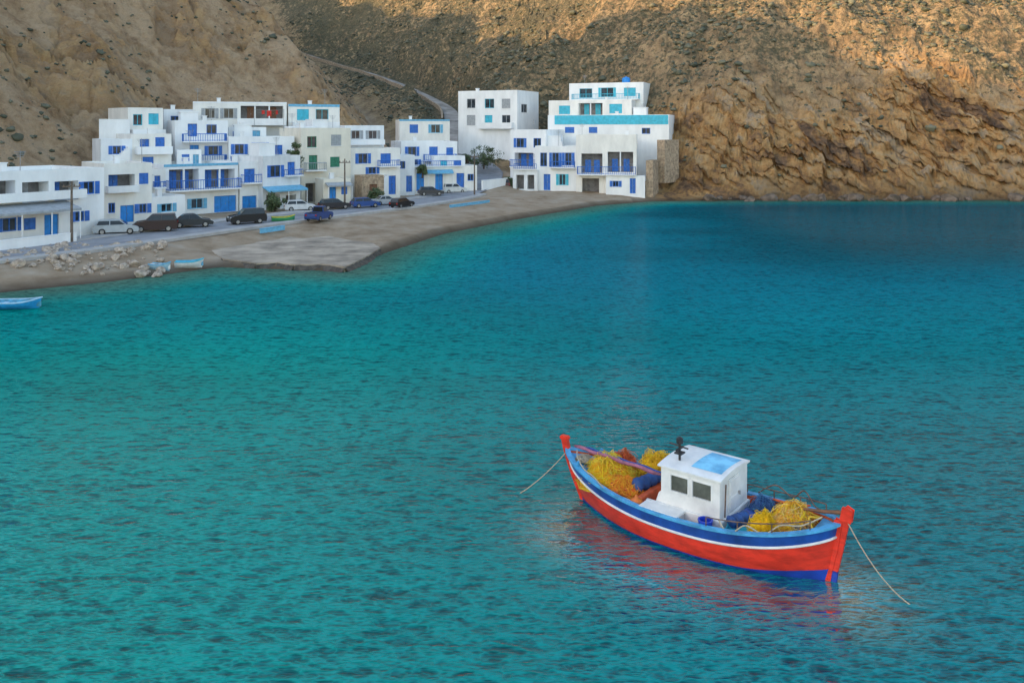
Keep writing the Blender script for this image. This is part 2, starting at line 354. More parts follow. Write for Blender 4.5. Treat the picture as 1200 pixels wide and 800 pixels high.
# ------------------------------------------------------------------ road, pavement, quay
def strip(name, pts, off0, off1, dz, mat, thick=0):
    mb = MB(); n = len(pts); a = []; c_ = []
    for i, p in enumerate(pts):
        t = (pts[min(i+1, n-1)]-pts[max(i-1, 0)]); t.z = 0; t.normalize(); nn = Vector((-t.y, t.x, 0))
        a.append(p+nn*off0+Vector((0, 0, dz))); c_.append(p+nn*off1+Vector((0, 0, dz)))
    for i in range(n-1):
        mb.quad(a[i], a[i+1], c_[i+1], c_[i])
        if thick:
            d = Vector((0, 0, -thick))
            mb.quad(a[i], a[i+1], a[i+1]+d, a[i]+d); mb.quad(c_[i], c_[i+1], c_[i+1]+d, c_[i]+d)
    return struct(mb.build(name, mat))
ASPH = M('worn_asphalt', (.27, .27, .285), .9, .2, .5, .01, 40)
PAVE = M('pavement_slabs', (.42, .40, .38), .9, .15, .8)
isp = next(i for i, p in enumerate(ROADC) if p.y > 166)
strip('road', ROADC[:isp+1], -2.7, 2.5, .05, ASPH)
strip('road', ROADC[isp:], -1.7, 1.7, .05, M('dusty_road', (.36, .32, .28), .95, .3, .3))
lowroad = [p for p in ROADC if p.y < 128]
strip('pavement', lowroad, 2.5, 4.6, .15, PAVE, .25)
strip('promenade', lowroad, -4.0, -2.7, .12, PAVE, .25)
hi = [p for p in ROADC if p.y > 184]
mb = MB(); n = len(hi)
for i in range(n-1):
    nb = []
    for p, pa, pb in ((hi[i], hi[max(i-1, 0)], hi[min(i+1, n-1)]), (hi[i+1], hi[i], hi[min(i+2, n-1)])):
        t = pb-pa; t.z = 0; t.normalize(); nn = Vector((-t.y, t.x, 0)); nb.append((p+nn*2.0, p+nn*2.4))
    (a, b2), (a2, b3) = nb; dn = Vector((0, 0, -1)); u1 = Vector((0, 0, .8+.12*math.sin(i*1.3))); u2 = Vector((0, 0, .8+.12*math.sin((i+1)*1.3)))
    mb.quad(a+dn, a2+dn, a2+u2, a+u1); mb.quad(b2+dn, b3+dn, b3+u2, b2+u1); mb.quad(a+u1, a2+u2, b3+u2, b2+u1)
tag(mb.build('road_wall', STONE), 'rough stone wall along the road climbing into the valley', 'wall')
mb = MB(); nq = len(qp)
top = [p+Vector((0, 0, .05)) for p in qp]; bot = [Vector((p.x, p.y, -.8)) for p in qp]
mb.add(top+bot, [tuple(range(nq))]+[(i, (i+1) % nq, nq+(i+1) % nq, nq+i) for i in range(nq)])
struct(mb.build('quay', M('quay_concrete', (.41, .33, .25), .9, .36, .4, .06, 4)))
SEAW = M('dark_wet_stone', (.085, .07, .056), .8, .4, 2, .08, 6)
mb = MB(); edge = qp[0:12]
for i in range(len(edge)-1):
    p, q_ = edge[i], edge[i+1]; t = (q_-p).normalized(); nn = Vector((t.y, -t.x, 0))
    for k in range(6):
        s0, s1 = p.lerp(q_, k/6), p.lerp(q_, (k+1)/6); o0, o1 = .35+.5*mnoise.noise(s0*1.3), .35+.5*mnoise.noise(s1*1.3)
        mb.quad(Vector((*(s0+nn*.02)[:2], .34+.1*mnoise.noise(s0*2))), Vector((*(s1+nn*.02)[:2], .34+.1*mnoise.noise(s1*2))), Vector((*(s1+nn*(o1+.3))[:2], -.3)), Vector((*(s0+nn*(o0+.3))[:2], -.3)))
struct(mb.build('quay_wall', SEAW))

# ------------------------------------------------------------------ houses
FOOT = []
HG = 'white harbour village houses'
def panel(mb, fr, w, z0, z1, ops, mi=0):
    o, u, n = fr
    xs_ = sorted({0.0, w} | {v for p in ops for v in p[:2]}); zs_ = sorted({z0, z1} | {v for p in ops for v in p[2:4]})
    pt = lambda a, b_, c_: o+u*a+Vector((0, 0, b_))+n*c_
    for i in range(len(xs_)-1):
        for j in range(len(zs_)-1):
            cx, cz = (xs_[i]+xs_[i+1])/2, (zs_[j]+zs_[j+1])/2
            if any(p[0] < cx < p[1] and p[2] < cz < p[3] for p in ops): continue
            mb.quad(pt(xs_[i], zs_[j], 0), pt(xs_[i+1], zs_[j], 0), pt(xs_[i+1], zs_[j+1], 0), pt(xs_[i], zs_[j+1], 0), mi)
    for a0, a1, b0, b1, dp in ops:
        mb.quad(pt(a0, b0, 0), pt(a1, b0, 0), pt(a1, b0, dp), pt(a0, b0, dp), mi); mb.quad(pt(a0, b1, 0), pt(a1, b1, 0), pt(a1, b1, dp), pt(a0, b1, dp), mi)
        mb.quad(pt(a0, b0, 0), pt(a0, b1, 0), pt(a0, b1, dp), pt(a0, b0, dp), mi); mb.quad(pt(a1, b0, 0), pt(a1, b1, 0), pt(a1, b1, dp), pt(a1, b0, dp), mi)
        mb.quad(pt(a0, b0, dp), pt(a1, b0, dp), pt(a1, b1, dp), pt(a0, b1, dp), mi)
def railing(mb, fr, a0, a1, dep, z0, z1, mi=0):
    for (p, q_) in (((a0, -dep), (a1, -dep)), ((a0, -dep), (a0, -.02)), ((a1, -dep), (a1, -.02))):
        l = math.hypot(q_[0]-p[0], q_[1]-p[1]); k = max(2, int(l/.28))
        at_ = lambda t, z: fr[0]+fr[1]*(p[0]+(q_[0]-p[0])*t)+Vector((0, 0, z))+fr[2]*(p[1]+(q_[1]-p[1])*t)
        mb.tube([at_(0, z1), at_(1, z1)], .045, 4, mi); mb.tube([at_(0, z0+.1), at_(1, z0+.1)], .03, 4, mi)
        for i in range(k+1): mb.tube([at_(i/k, z0), at_(i/k, z1)], .028, 4, mi)
def leaf_shutter(fr, p, q_, b0, b1, mat, root, y0=-.05):
    sm = MB(); sm.box(p, q_, y0, y0+.045, b0, b1, 0, fr)
    for k in range(5): z = b0+(b1-b0)*(k+.5)/5; sm.box(p+.06, q_-.06, y0-.025, y0, z-.06, z+.04, 0, fr)
    sm.build('shutter', mat, root)
def win_part(kind, fr, a0, a1, b0, b1, dp, col, root):
    mat = TCOL[col]
    if kind == 'w':
        mb = MB(); f_ = .09; y0, y1 = dp-.14, dp-.05
        mb.box(a0, a1, y0, y1, b0, b0+f_, 0, fr); mb.box(a0, a1, y0, y1, b1-f_, b1, 0, fr)
        mb.box(a0, a0+f_, y0, y1, b0+f_, b1-f_, 0, fr); mb.box(a1-f_, a1, y0, y1, b0+f_, b1-f_, 0, fr)
        c0 = (a0+a1)/2; mb.box(c0-.04, c0+.04, y0+.01, y1, b0+f_, b1-f_, 0, fr)
        o = mb.build('window', mat, root)
        pn = MB(); pn.box(a0+f_, c0-.04, dp-.06, dp-.03, b0+f_, b1-f_, 0, fr); pn.box(c0+.04, a1-f_, dp-.06, dp-.03, b0+f_, b1-f_, 0, fr); pn.build('pane', GLASS, o)
        rnd = random.random()
        if rnd < .35:
            leaf_shutter(fr, a0-.45, a0-.03, b0, b1, mat, root); leaf_shutter(fr, a1+.03, a1+.45, b0, b1, mat, root)
        elif rnd < .68:
            leaf_shutter(fr, a0+.02, c0-.01, b0+.02, b1-.02, mat, root, .02); leaf_shutter(fr, c0+.01, a1-.02, b0+.02, b1-.02, mat, root, .02)
        sl = MB(); sl.box(a0-.08, a1+.08, -.08, -.002, b0-.08, b0-.005, 0, fr); sl.build('sill', WHITE, o)
    elif kind in 'dg':
        mb = MB(); k = 2 if kind == 'd' else max(2, int((a1-a0)/.8)); w = (a1-a0)/k
        for i in range(k):
            mb.box(a0+i*w+.02, a0+(i+1)*w-.02, dp-.10, dp-.04, b0+.02, b1-.03, 0, fr)
            mb.box(a0+i*w+.12, a0+(i+1)*w-.12, dp-.12, dp-.10, b0+.15, (b0+b1)/2-.08, 0, fr)
            mb.box(a0+i*w+.12, a0+(i+1)*w-.12, dp-.12, dp-.10, (b0+b1)/2+.08, b1-.15, 0, fr)
        o = mb.build('garage_door' if kind == 'g' else 'door', mat, root)
        hb = MB(); hb.box((a0+a1)/2+.06, (a0+a1)/2+.1, dp-.17, dp-.12, (b0+b1)/2-.06, (b0+b1)/2+.06, 0, fr); hb.build('handle', RAILM, o)
HN = [0]
def house(label, pL, YL, pR, YR, pt_, pb, depth, front=(), right=(), left=(), wall=None, skirt=3.0, par=.4, name='house', group=HG, shed=None):
    HN[0] += 1
    wall = wall or WALLS[(HN[0]*7+HN[0]//3) % 4]
    Lp = Vector(((pL-600)/1000*YL, YL)); Rp = Vector(((pR-600)/1000*YR, YR))
    zb = CH-(pb-150)/1000*YL; h = CH-(pt_-150)/1000*YL-zb
    u = (Rp-Lp); w = u.length; u.normalize(); n = Vector((-u.y, u.x)); ang = math.atan2(u.y, u.x)
    root = thing(name, label, 'house', (Lp.x, Lp.y, zb), ang, group)
    FOOT.append((Lp.copy(), u.copy(), n.copy(), w, depth))
    V = Vector
    frames = {'f': (V((0, 0, 0)), V((1, 0, 0)), V((0, 1, 0)), w, Lp, Rp), 'r': (V((w, 0, 0)), V((0, 1, 0)), V((-1, 0, 0)), depth, Rp, Rp+n*depth),
              'l': (V((0, depth, 0)), V((0, -1, 0)), V((1, 0, 0)), depth, Lp+n*depth, Lp), 'k': (V((w, depth, 0)), V((-1, 0, 0)), V((0, -1, 0)), w, None, None)}
    wb = MB()
    for side, feats in (('f', front), ('r', right), ('l', left), ('k', ())):
        o, uu, nn, ww, A_, B_ = frames[side]; fr = (o, uu, nn); ops = []; todo = []
        def loc(px, py):
            k = (px-600)/1000; dx, dy = B_.x-A_.x, B_.y-A_.y
            t = (k*A_.y-A_.x)/(dx-k*dy); Yy = A_.y+t*dy
            return t*ww, CH-(py-150)/1000*Yy-zb
        for ft in feats:
            kd, x0, y0, x1, y1, cl = ft[:6]
            a0, b1 = loc(x0, y0); a1, _ = loc(x1, y0); _, b0 = loc(x0, y1)
            if kd in 'wdgol':
                a0 = max(a0, .12); a1 = min(a1, ww-.12); b1 = min(b1, h-.3)
                if kd in 'dg': b0 = max(b0, .05)
                if a1-a0 < .3 or b1-b0 < .3: continue
                dp = {'w': .24, 'd': .26, 'g': .3, 'o': 1.6, 'l': 1.7}[kd]
                ops.append((a0, a1, b0, b1, dp)); todo.append((kd, a0, a1, b0, b1, dp, cl))
            elif kd == 's':
                a0, zt = loc(x0, y0); a1, zb2 = loc(x1, y1); ns = max(4, int(abs(zt-zb2)/.22)); sb = MB(); wd = ft[6] if len(ft) > 6 else 1.0
                for i in range(ns):
                    xa = a1+(a0-a1)*i/ns; xb = a1+(a0-a1)*(i+1)/ns; zz = zb2+(zt-zb2)*(i+1)/ns
                    sb.box(min(xa, xb), max(xa, xb), -wd, -.004, zb2-1.0, zz, 0, fr)
                sb.build('stairs', WHITE, root)
            elif kd == 'b':
                dep = ft[6] if len(ft) > 6 else 1.1
                sb = MB(); sb.box(a0, a1, -dep, -.005, b0, b0+.16, 0, fr); so = sb.build('balcony', WHITE, root)
                if cl == 'w':
                    rb = MB(); rb.box(a0, a1, -dep, -dep+.1, b0+.165, b1, 0, fr); rb.box(a0, a0+.1, -dep+.105, -.01, b0+.165, b1, 0, fr); rb.box(a1-.1, a1, -dep+.105, -.01, b0+.165, b1, 0, fr)
                    rb.build('parapet', WHITE, so)
                else:
                    rb = MB(); railing(rb, fr, a0+.05, a1-.05, dep-.05, b0+.16, b1)
                    rb.build('railing', TCOL[cl], so)
            elif kd == 'a':
                dep = ft[6]; ab = MB(); ab.add([fr[0]+fr[1]*a+V((0, 0, z))+fr[2]*c_ for a, z, c_ in ((a0, b1, -.01), (a1, b1, -.01), (a1, b0, -dep), (a0, b0, -dep), (a0, b1-.07, -.01), (a1, b1-.07, -.01), (a1, b0-.2, -dep), (a0, b0-.2, -dep))],
                    [(0, 1, 2, 3), (4, 5, 6, 7), (3, 2, 6, 7), (0, 3, 7, 4), (1, 2, 6, 5)])
                ao = ab.build('awning', TCOL[cl], root)
                k = max(2, int((a1-a0)/2.5)+1)
                for i in range(k):
                    xx = a0+.08+(a1-a0-.16)*i/(k-1); pm = MB(); pm.tube([fr[0]+fr[1]*xx+fr[2]*(-dep+.08)+V((0, 0, -.3)), fr[0]+fr[1]*xx+fr[2]*(-dep+.08)+V((0, 0, b0-.1))], .05, 6); pm.build('post', WHITE, ao)
            elif kd == 't':
                tb = MB(); tb.box(a0, a1, -.05, -.004, b0, b1, 0, fr); tb.build('painted_band', TCOL[cl], root)
        panel(wb, fr, ww, -skirt, h, ops)
        for kd, a0, a1, b0, b1, dp, cl in todo:
            if kd in 'wdg': win_part(kd, fr, a0, a1, b0, b1, dp, cl, root)
            elif kd == 'l':
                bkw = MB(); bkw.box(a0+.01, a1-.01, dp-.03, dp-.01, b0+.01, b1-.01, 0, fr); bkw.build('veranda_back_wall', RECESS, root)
                fr2 = (fr[0]+fr[2]*(dp-.25), fr[1], fr[2]); ww2 = a1-a0
                win_part('d', fr2, a0+ww2*.15, a0+ww2*.15+.95, b0+.05, b0+min(2.05, b1-b0-.1), .22, cl, root)
                if ww2 > 2.6: win_part('d', fr2, a1-ww2*.15-.95, a1-ww2*.15, b0+.05, b0+min(2.05, b1-b0-.1), .22, cl, root)
                if ww2 > 3.4:
                    for kk in range(1, int(ww2/2.2)+1):
                        cxp = a0+ww2*kk/(int(ww2/2.2)+1); pm = MB(); pm.box(cxp-.09, cxp+.09, .02, .2, b0+.01, b1-.01, 0, fr); pm.build('column', WHITE, root)
            elif kd == 'o':
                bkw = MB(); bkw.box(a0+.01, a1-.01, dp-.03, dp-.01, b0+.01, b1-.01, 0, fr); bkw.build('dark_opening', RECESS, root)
    i_ = .2; z = h
    ot = [V((0, 0, z)), V((w, 0, z)), V((w, depth, z)), V((0, depth, z))]; it = [V((i_, i_, z)), V((w-i_, i_, z)), V((w-i_, depth-i_, z)), V((i_, depth-i_, z))]; ib = [p-V((0, 0, par)) for p in it]
    for k in range(4):
        wb.quad(ot[k], ot[(k+1) % 4], it[(k+1) % 4], it[k]); wb.quad(it[k], it[(k+1) % 4], ib[(k+1) % 4], ib[k])
    wb.build('wall', wall, root, recalc=False)
    rf = MB(); rf.quad(*[p+V((0, 0, .002)) for p in ib]); ro = rf.build('roof', ROOFM, root)
    if name != 'house': return root
    if random.random() < .7:
        cx, cy = random.uniform(.6, max(.7, w-1.2)), random.uniform(depth*.3, depth*.6)
        cb = MB(); cb.box(cx, cx+.5, cy, cy+.5, h-par+.004, h+.55); cb.box(cx-.06, cx+.56, cy-.06, cy+.56, h+.552, h+.64); cb.build('chimney', WHITE, ro)
    if random.random() < .5 and w > 5 and depth > 5:
        cx = random.uniform(.8, w-2.8); cb = MB(); y0, y1 = depth-2.9, depth-.6; hh_ = random.uniform(1.0, 1.5)
        cb.box(cx, cx+2.2, y0, y1, h-par+.004, h+hh_); cb.box(cx-.08, cx+2.28, y0-.08, y1+.08, h+hh_+.002, h+hh_+.12); sh_ = cb.build('stair_head', WHITE, ro)
    if random.random() < .6:
        cx, cy = random.uniform(.5, w-.5), random.uniform(1, depth-1); ab = MB(); hh_ = random.uniform(1.6, 2.6)
        ab.tube([(cx, cy, h-par), (cx, cy, h+hh_)], .03, 5)
        for q_ in range(4): ab.tube([(cx-.5+.07*q_, cy, h+hh_-.1-.14*q_), (cx+.5-.07*q_, cy, h+hh_-.1-.14*q_)], .018, 4)
        ab.build('aerial', RAILM, ro)
    return root
house('long two storey house with verandas and grey canopy at left end of village', -45, 69, 122, 79, 203, 289, 9,
      [('l', -38, 214, 18, 238, 'b'), ('l', 26, 214, 57, 238, 'g'), ('l', 64, 213, 92, 236, 'b'), ('w', 98, 213, 111, 228, 'b'), ('w', 3, 256, 20, 272, 'b'), ('w', 28, 256, 42, 270, 'b'),
       ('d', 52, 252, 69, 280, 'B'), ('w', 88, 248, 99, 260, 'b'), ('a', -30, 242, 77, 250, 'g', 2.6), ('b', -40, 229, 95, 240, 'w', 1.0)], wall=WHITE)
house('white two storey house with veranda and blue door behind the silver hatchback', 122, 84, 178, 87, 192, 263, 8,
      [('l', 127, 205, 158, 222, 'b'), ('w', 163, 203, 174, 216, 'b'), ('d', 141, 241, 157, 263, 'B'), ('w', 127, 238, 135, 250, 'b'), ('w', 163, 239, 172, 250, 'b'), ('b', 124, 218, 160, 226, 'w', .9)])
house('narrow white house with a blue balcony squeezed left of the long blue balcony', 166, 92, 194, 93.5, 199, 258, 4, [('d', 181, 206, 188, 220, 'b'), ('b', 179, 213, 193, 221, 'b', .8)])
house('low plain white annexe with a small window between the cars and the blue balcony house', 177, 87, 217, 90, 231, 260, 5, [('w', 189, 239, 202, 249, 'l')], wall=WHITE)
house('white house with long blue balcony above bright blue garage doors', 192, 95, 279, 101, 193, 254, 9,
      [('l', 198, 199, 233, 223, 'b'), ('l', 240, 199, 275, 221, 'b'), ('b', 194, 212, 278, 225, 'b', 1.3), ('g', 251, 230, 277, 252, 'B'), ('w', 200, 233, 212, 245, 'b'), ('w', 224, 233, 238, 245, 'l'), ('t', 192, 193, 279, 196, 'l')], wall=WHITE)
house('narrow white house with one blue balcony over a blue door', 281, 101, 306, 103, 190, 251, 8, [('d', 286, 198, 299, 214, 'b'), ('b', 282, 205, 305, 216, 'b', .9), ('g', 284, 230, 301, 250, 'B')])
house('white house with sloping light blue awning over dark ground floor openings', 308, 102, 352, 106, 183, 249, 6,
      [('w', 317, 194, 329, 208, 'b'), ('d', 337, 190, 346, 206, 'b'), ('a', 307, 219, 352, 223, 'l', 1.6), ('o', 312, 229, 328, 247, 'g'), ('o', 335, 229, 347, 245, 'g'), ('b', 333, 199, 351, 207, 'b', .9)])
house('highest white house on the left slope with two turquoise windows', 150, 106, 191, 109, 126, 168, 7, [('w', 156, 134, 167, 147, 't'), ('w', 174, 133, 186, 146, 't'), ('b', 152, 152, 190, 158, 'w', 1.2)], skirt=6)
house('white house with solid white balcony just below the highest house on the left slope', 153, 100, 201, 103, 157, 198, 6, [('d', 164, 163, 175, 179, 'b'), ('w', 182, 161, 193, 173, 'b'), ('b', 158, 172, 199, 181, 'w', 1.1), ('w', 167, 184, 180, 193, 'b')], skirt=6)
house('low white house with stairs at the left edge of the upper slope houses', 118, 98, 155, 100, 163, 196, 5, [('w', 132, 171, 142, 181, 'b'), ('s', 150, 172, 124, 196, 'w', 1.0)], skirt=6)
house('white house with two blue railed balconies one above the other', 205, 107, 267, 110, 141, 196, 8,
      [('d', 220, 145, 231, 160, 'b'), ('w', 242, 146, 254, 157, 'b'), ('b', 213, 157, 264, 167, 'b', 1.4), ('d', 222, 170, 233, 187, 'B'), ('w', 244, 171, 256, 182, 'b'), ('b', 213, 182, 264, 192, 'b', 1.4)], skirt=5)
house('low white block with one blue window below the two blue balconies', 207, 103, 236, 104, 176, 205, 3.5, [('w', 213, 181, 222, 189, 'b'), ('d', 226, 181, 233, 196, 'l')], skirt=5)
house('plain white house at the back between the highest house and the long top house', 192, 114, 226, 116, 128, 165, 6, [('w', 200, 136, 211, 146, 'b')], skirt=6)
house('long white top house with a brown door and red washing on its terrace', 226, 118, 336, 122, 119, 170, 7, [('w', 240, 127, 252, 139, 'g'), ('w', 262, 127, 274, 139, 'g'), ('l', 282, 124, 332, 142, 'r'), ('t', 226, 119, 336, 121, 'w'), ('b', 278, 139, 334, 147, 'w', 1.6)], skirt=6)
house('white top house with two turquoise windows right of the red washing', 338, 122, 398, 125, 122, 165, 7, [('w', 348, 128, 362, 141, 't'), ('w', 370, 128, 385, 141, 't'), ('t', 338, 122, 398, 125, 'l'), ('b', 342, 143, 396, 150, 'w', 1.2)], skirt=6)
house('small white block with a green door below the turquoise windowed top house', 338, 115, 371, 116.5, 148, 180, 3.5, [('d', 345, 154, 353, 170, 'n'), ('w', 358, 154, 366, 163, 'g')], skirt=5)
house('wide white house behind the awning house with three blue openings', 268, 108, 345, 111, 160, 220, 7, [('w', 275, 169, 286, 181, 'b'), ('w', 299, 167, 311, 179, 'b'), ('d', 320, 170, 331, 188, 'b'), ('b', 270, 183, 340, 190, 'b', 1.2)], skirt=5)
house('small white terrace house tucked below the red washing', 268, 113, 312, 115, 149, 185, 4, [('w', 277, 154, 287, 163, 'b'), ('d', 296, 153, 305, 168, 'l')], skirt=5)
house('cream house with green shuttered openings in the middle of the row', 353, 111, 411, 115, 150, 241, 8,
      [('w', 360, 160, 371, 173, 'n'), ('w', 388, 158, 400, 171, 'g'), ('d', 362, 182, 372, 200, 'n'), ('w', 387, 184, 398, 196, 'n'), ('b', 356, 191, 380, 201, 'g', .9), ('o', 358, 215, 372, 238, 'g'), ('d', 384, 214, 394, 237, 'B')], wall=CREAM)
house('low cream annexe with a grey awning in front of the cream house', 379, 108, 411, 110, 210, 243, 3, [('d', 386, 219, 394, 241, 'B'), ('w', 400, 219, 407, 228, 'b'), ('a', 381, 214, 410, 217, 'g', 1.0)], wall=CREAM)
house('white cube house with blue windows right of the cream house', 411, 116, 469, 120, 174, 235, 8, [('w', 420, 180, 431, 192, 'b'), ('w', 446, 180, 458, 192, 'b'), ('d', 455, 206, 464, 228, 'b'), ('w', 432, 196, 441, 204, 'b'), ('s', 452, 204, 424, 232, 'w', 1.0), ('b', 442, 188, 466, 196, 'b', 1.0)])
house('white upper block standing on the slope above the white cube house', 404, 122, 450, 125, 147, 185, 7, [('w', 412, 153, 422, 163, 'g'), ('w', 432, 153, 442, 163, 'g'), ('b', 406, 164, 448, 170, 'w', 1.1)], skirt=6)
house('small brown stone house with a dark doorway beside the white cube house', 424, 112.5, 450, 114, 206, 238, 3, [('d', 433, 216, 442, 236, 'r')], wall=STONE)
house('white house with two rows of blue windows left of the valley road', 470, 132, 536, 135, 166, 222, 8, [('w', 478, 172, 488, 183, 'b'), ('w', 503, 172, 513, 182, 'b'), ('w', 523, 173, 531, 182, 'b'), ('w', 482, 187, 490, 194, 'b'), ('b', 496, 181, 534, 189, 'b', 1)])
house('small white block with a turquoise door stepping down to the shops', 508, 129.5, 545, 130.5, 183, 205, 3, [('d', 516, 188, 524, 199, 't'), ('w', 532, 188, 540, 195, 'b')])
house('white back house with flat blue trimmed roof above the valley road', 468, 147, 527, 149, 140, 168, 7, [('w', 480, 146, 490, 156, 'b'), ('w', 505, 146, 516, 156, 'l'), ('t', 468, 140, 527, 142, 'l')], skirt=6)
house('low white row of shops with three blue doors left of the valley road', 478, 126, 559, 129, 195, 226, 5, [('d', 488, 203, 497, 224, 'B'), ('d', 510, 203, 519, 223, 'B'), ('d', 535, 203, 544, 222, 'b'), ('w', 548, 204, 555, 212, 'b'), ('a', 500, 199, 530, 202, 'l', 1.0), ('b', 480, 189, 540, 196, 'b', .4)])
house('narrow white house with outside stairs left of the shops', 462, 124, 486, 125, 182, 228, 6, [('w', 467, 189, 475, 198, 'b'), ('d', 476, 206, 483, 225, 'b')])
house('tall isolated white block of three storeys with pale windows right of the valley road', 537, 159, 606, 154, 107, 170, 10,
      [('w', 547, 116, 557, 127, 'g'), ('w', 568, 116, 579, 127, 't'), ('w', 588, 116, 598, 127, 'g'), ('w', 547, 135, 557, 147, 'g'), ('d', 568, 135, 577, 150, 't'), ('w', 588, 135, 598, 146, 'g'), ('b', 562, 144, 602, 151, 'w', 1)],
      [('w', 611, 122, 618, 132, 'g')], skirt=7, wall=WHITE)
house('white house with blue balcony just right of the valley road', 598, 140, 640, 137.5, 152, 219, 8, [('w', 605, 162, 614, 173, 'b'), ('w', 625, 162, 634, 173, 'b'), ('l', 603, 179, 625, 195, 'b'), ('b', 600, 187, 628, 196, 'b', 1.1), ('o', 604, 201, 618, 217, 'g'), ('d', 626, 200, 634, 217, 'B')])
house('low white front block with two dark openings right of the valley road', 601, 134, 630, 133.5, 199, 224, 3, [('o', 605, 205, 614, 222, 'g'), ('o', 618, 205, 626, 222, 'g'), ('b', 602, 192, 629, 199, 'b', .3)])
house('white house with rows of tall blue windows left of the dark balconies', 627, 134.5, 675, 133, 171, 225, 7, [('w', 633, 179, 641, 195, 'b'), ('w', 647, 179, 655, 195, 'b'), ('w', 662, 179, 670, 194, 'b'), ('d', 637, 204, 645, 223, 'b'), ('w', 655, 204, 663, 217, 't'), ('b', 645, 189, 674, 197, 'b', .9)], wall=WHITE)
house('white waterfront house with two deep balconies with blue railings', 675, 132.5, 746, 131, 158, 228, 8, [('l', 681, 180, 706, 203, 'b'), ('l', 712, 178, 742, 202, 'b'), ('b', 677, 195, 745, 205, 'b', 1.4), ('o', 682, 209, 702, 226, 'g'), ('d', 712, 209, 721, 226, 'B')])
house('low white walled terrace at the water edge in front of the balcony house', 710, 130.6, 756, 129.9, 206, 227, 2.4, [('w', 718, 212, 725, 219, 'b'), ('d', 738, 209, 745, 227, 'b')], skirt=.9, wall=WHITE)
house('narrow brown stone buttress at the right end of the waterfront houses', 757, 131, 765, 130.6, 188, 230, 4, (), wall=STONE, name='stone_buttress', skirt=1.2)
house('brown stone block under the turquoise terrace at the foot of the cliff', 770, 135, 779, 134, 164, 192, 4, (), wall=STONE, name='stone_block')
house('broad white terrace building with turquoise band along its top', 642, 146, 784, 140, 135, 172, 8, [('t', 650, 135.5, 783, 146, 't'), ('w', 662, 149, 673, 156, 'b'), ('w', 690, 149, 700, 156, 'b'), ('w', 752, 150, 762, 157, 'b')], skirt=8, wall=WHITE)
house('white middle storey house with veranda above the turquoise terrace', 643, 153, 740, 148.5, 118, 152, 6, [('w', 655, 124, 668, 134, 't'), ('l', 678, 121, 706, 135, 't'), ('w', 714, 122, 729, 133, 't')], skirt=6)
house('topmost white house on the right with three turquoise windows', 667, 158, 754, 153, 98, 130, 7, [('w', 679, 104, 694, 115, 't'), ('w', 704, 103, 719, 114, 't'), ('w', 731, 103, 745, 113, 't'), ('b', 672, 111, 750, 118, 't', 1.3)], skirt=6, wall=WHITE)

# ------------------------------------------------------------------ walls, tank, washing, poles
def wall_run(name, label, a, b_, z0, z1, th, mat, cat='wall'):
    mb = MB(); a = Vector(a); b_ = Vector(b_); u = (b_-a); w = u.length; rz = math.atan2(u.y, u.x)
    mb.box(0, w, 0, th, z0-a.z, z1-a.z); mb.box(-.03, w+.03, -.03, th+.03, z1-a.z+.002, z1-a.z+.08)
    o = mb.build(name, mat, bevel=.02); o.location = a; o.rotation_euler = (0, 0, rz); return tag(o, label, cat)
wall_run('garden_wall', 'low white garden wall in front of the grey canopy house', G(-40, 300, 1.2), G(90, 284, 1.2), .9, 2.0, .25, WHITE)
wall_run('retaining_wall', 'white retaining wall climbing left of the highest house', P(116, 146, 104), P(152, 146, 105), 8, 12, .3, WHITE)
wall_run('sea_kerb', 'light blue painted low kerb along the middle of the beach road', G(528, 242, 1.2), G(574, 236, 1.2), .9, 1.3, .2, LBLUE)
wall_run('sea_kerb', 'light blue painted low kerb near the green dinghy', G(306, 270, 1.2), G(334, 266, 1.2), .9, 1.3, .2, LBLUE)
wall_run('retaining_wall', 'white low parapet wall along the road by the valley houses', G(566, 226, 1.2), P(610, 214, 139), 1.0, 3.0, .3, WHITE)
tk = P(735, 97, 155.5); mb = MB(); mb.lathe([(.1, 0), (.7, 0), (.75, .1), (.75, 1.2), (.6, 1.45), (.2, 1.55), (.18, 1.65), (.01, 1.66)], 14)
o = mb.build('water_tank', BBLUE, smooth=False); o.location = (tk.x, tk.y+1.5, CH-(98-150)/1000*157-.4); tag(o, 'round bright blue water tank on the topmost roof on the right', 'tank')
RED = M('red_cloth', (.6, .04, .03), .8, .25, 3)
wl = P(298, 141, 115.5)
t = thing('washing_line', 'washing line with red cloths on the terrace of the long top house', 'washing line', wl)
mb = MB(); mb.tube([(0, 0, -1.5), (0, 0, 1.5)], .04); mb.build('pole', RAILM, t); mb = MB(); mb.tube([(4.0, 0, -1.5), (4.0, 0, 1.5)], .04); mb.build('pole', RAILM, t)
mb = MB(); mb.tube([(0, 0, 1.4), (2.0, 0, 1.32), (4.0, 0, 1.4)], .015, 4); mb.build('line', RAILM, t)
for k, (x0, x1, hh_) in enumerate(((1.0, 1.4, .5), (1.7, 2.3, .8), (2.9, 3.2, .55))):
    mb = MB(); n = 8
    vs = []
    for i in range(n+1):
        xx = x0+(x1-x0)*i/n; y_ = .06*math.sin(i*1.7+k)
        vs += [(xx, y_*.3, 1.33), (xx, y_, 1.33-hh_*(1+.08*math.sin(i)))]
    mb.add(vs, [(2*i, 2*i+2, 2*i+3, 2*i+1) for i in range(n)]); mb.build('cloth', RED, t)
POLEM = M('weathered_pole', (.16, .12, .09), .8, .3, 4)
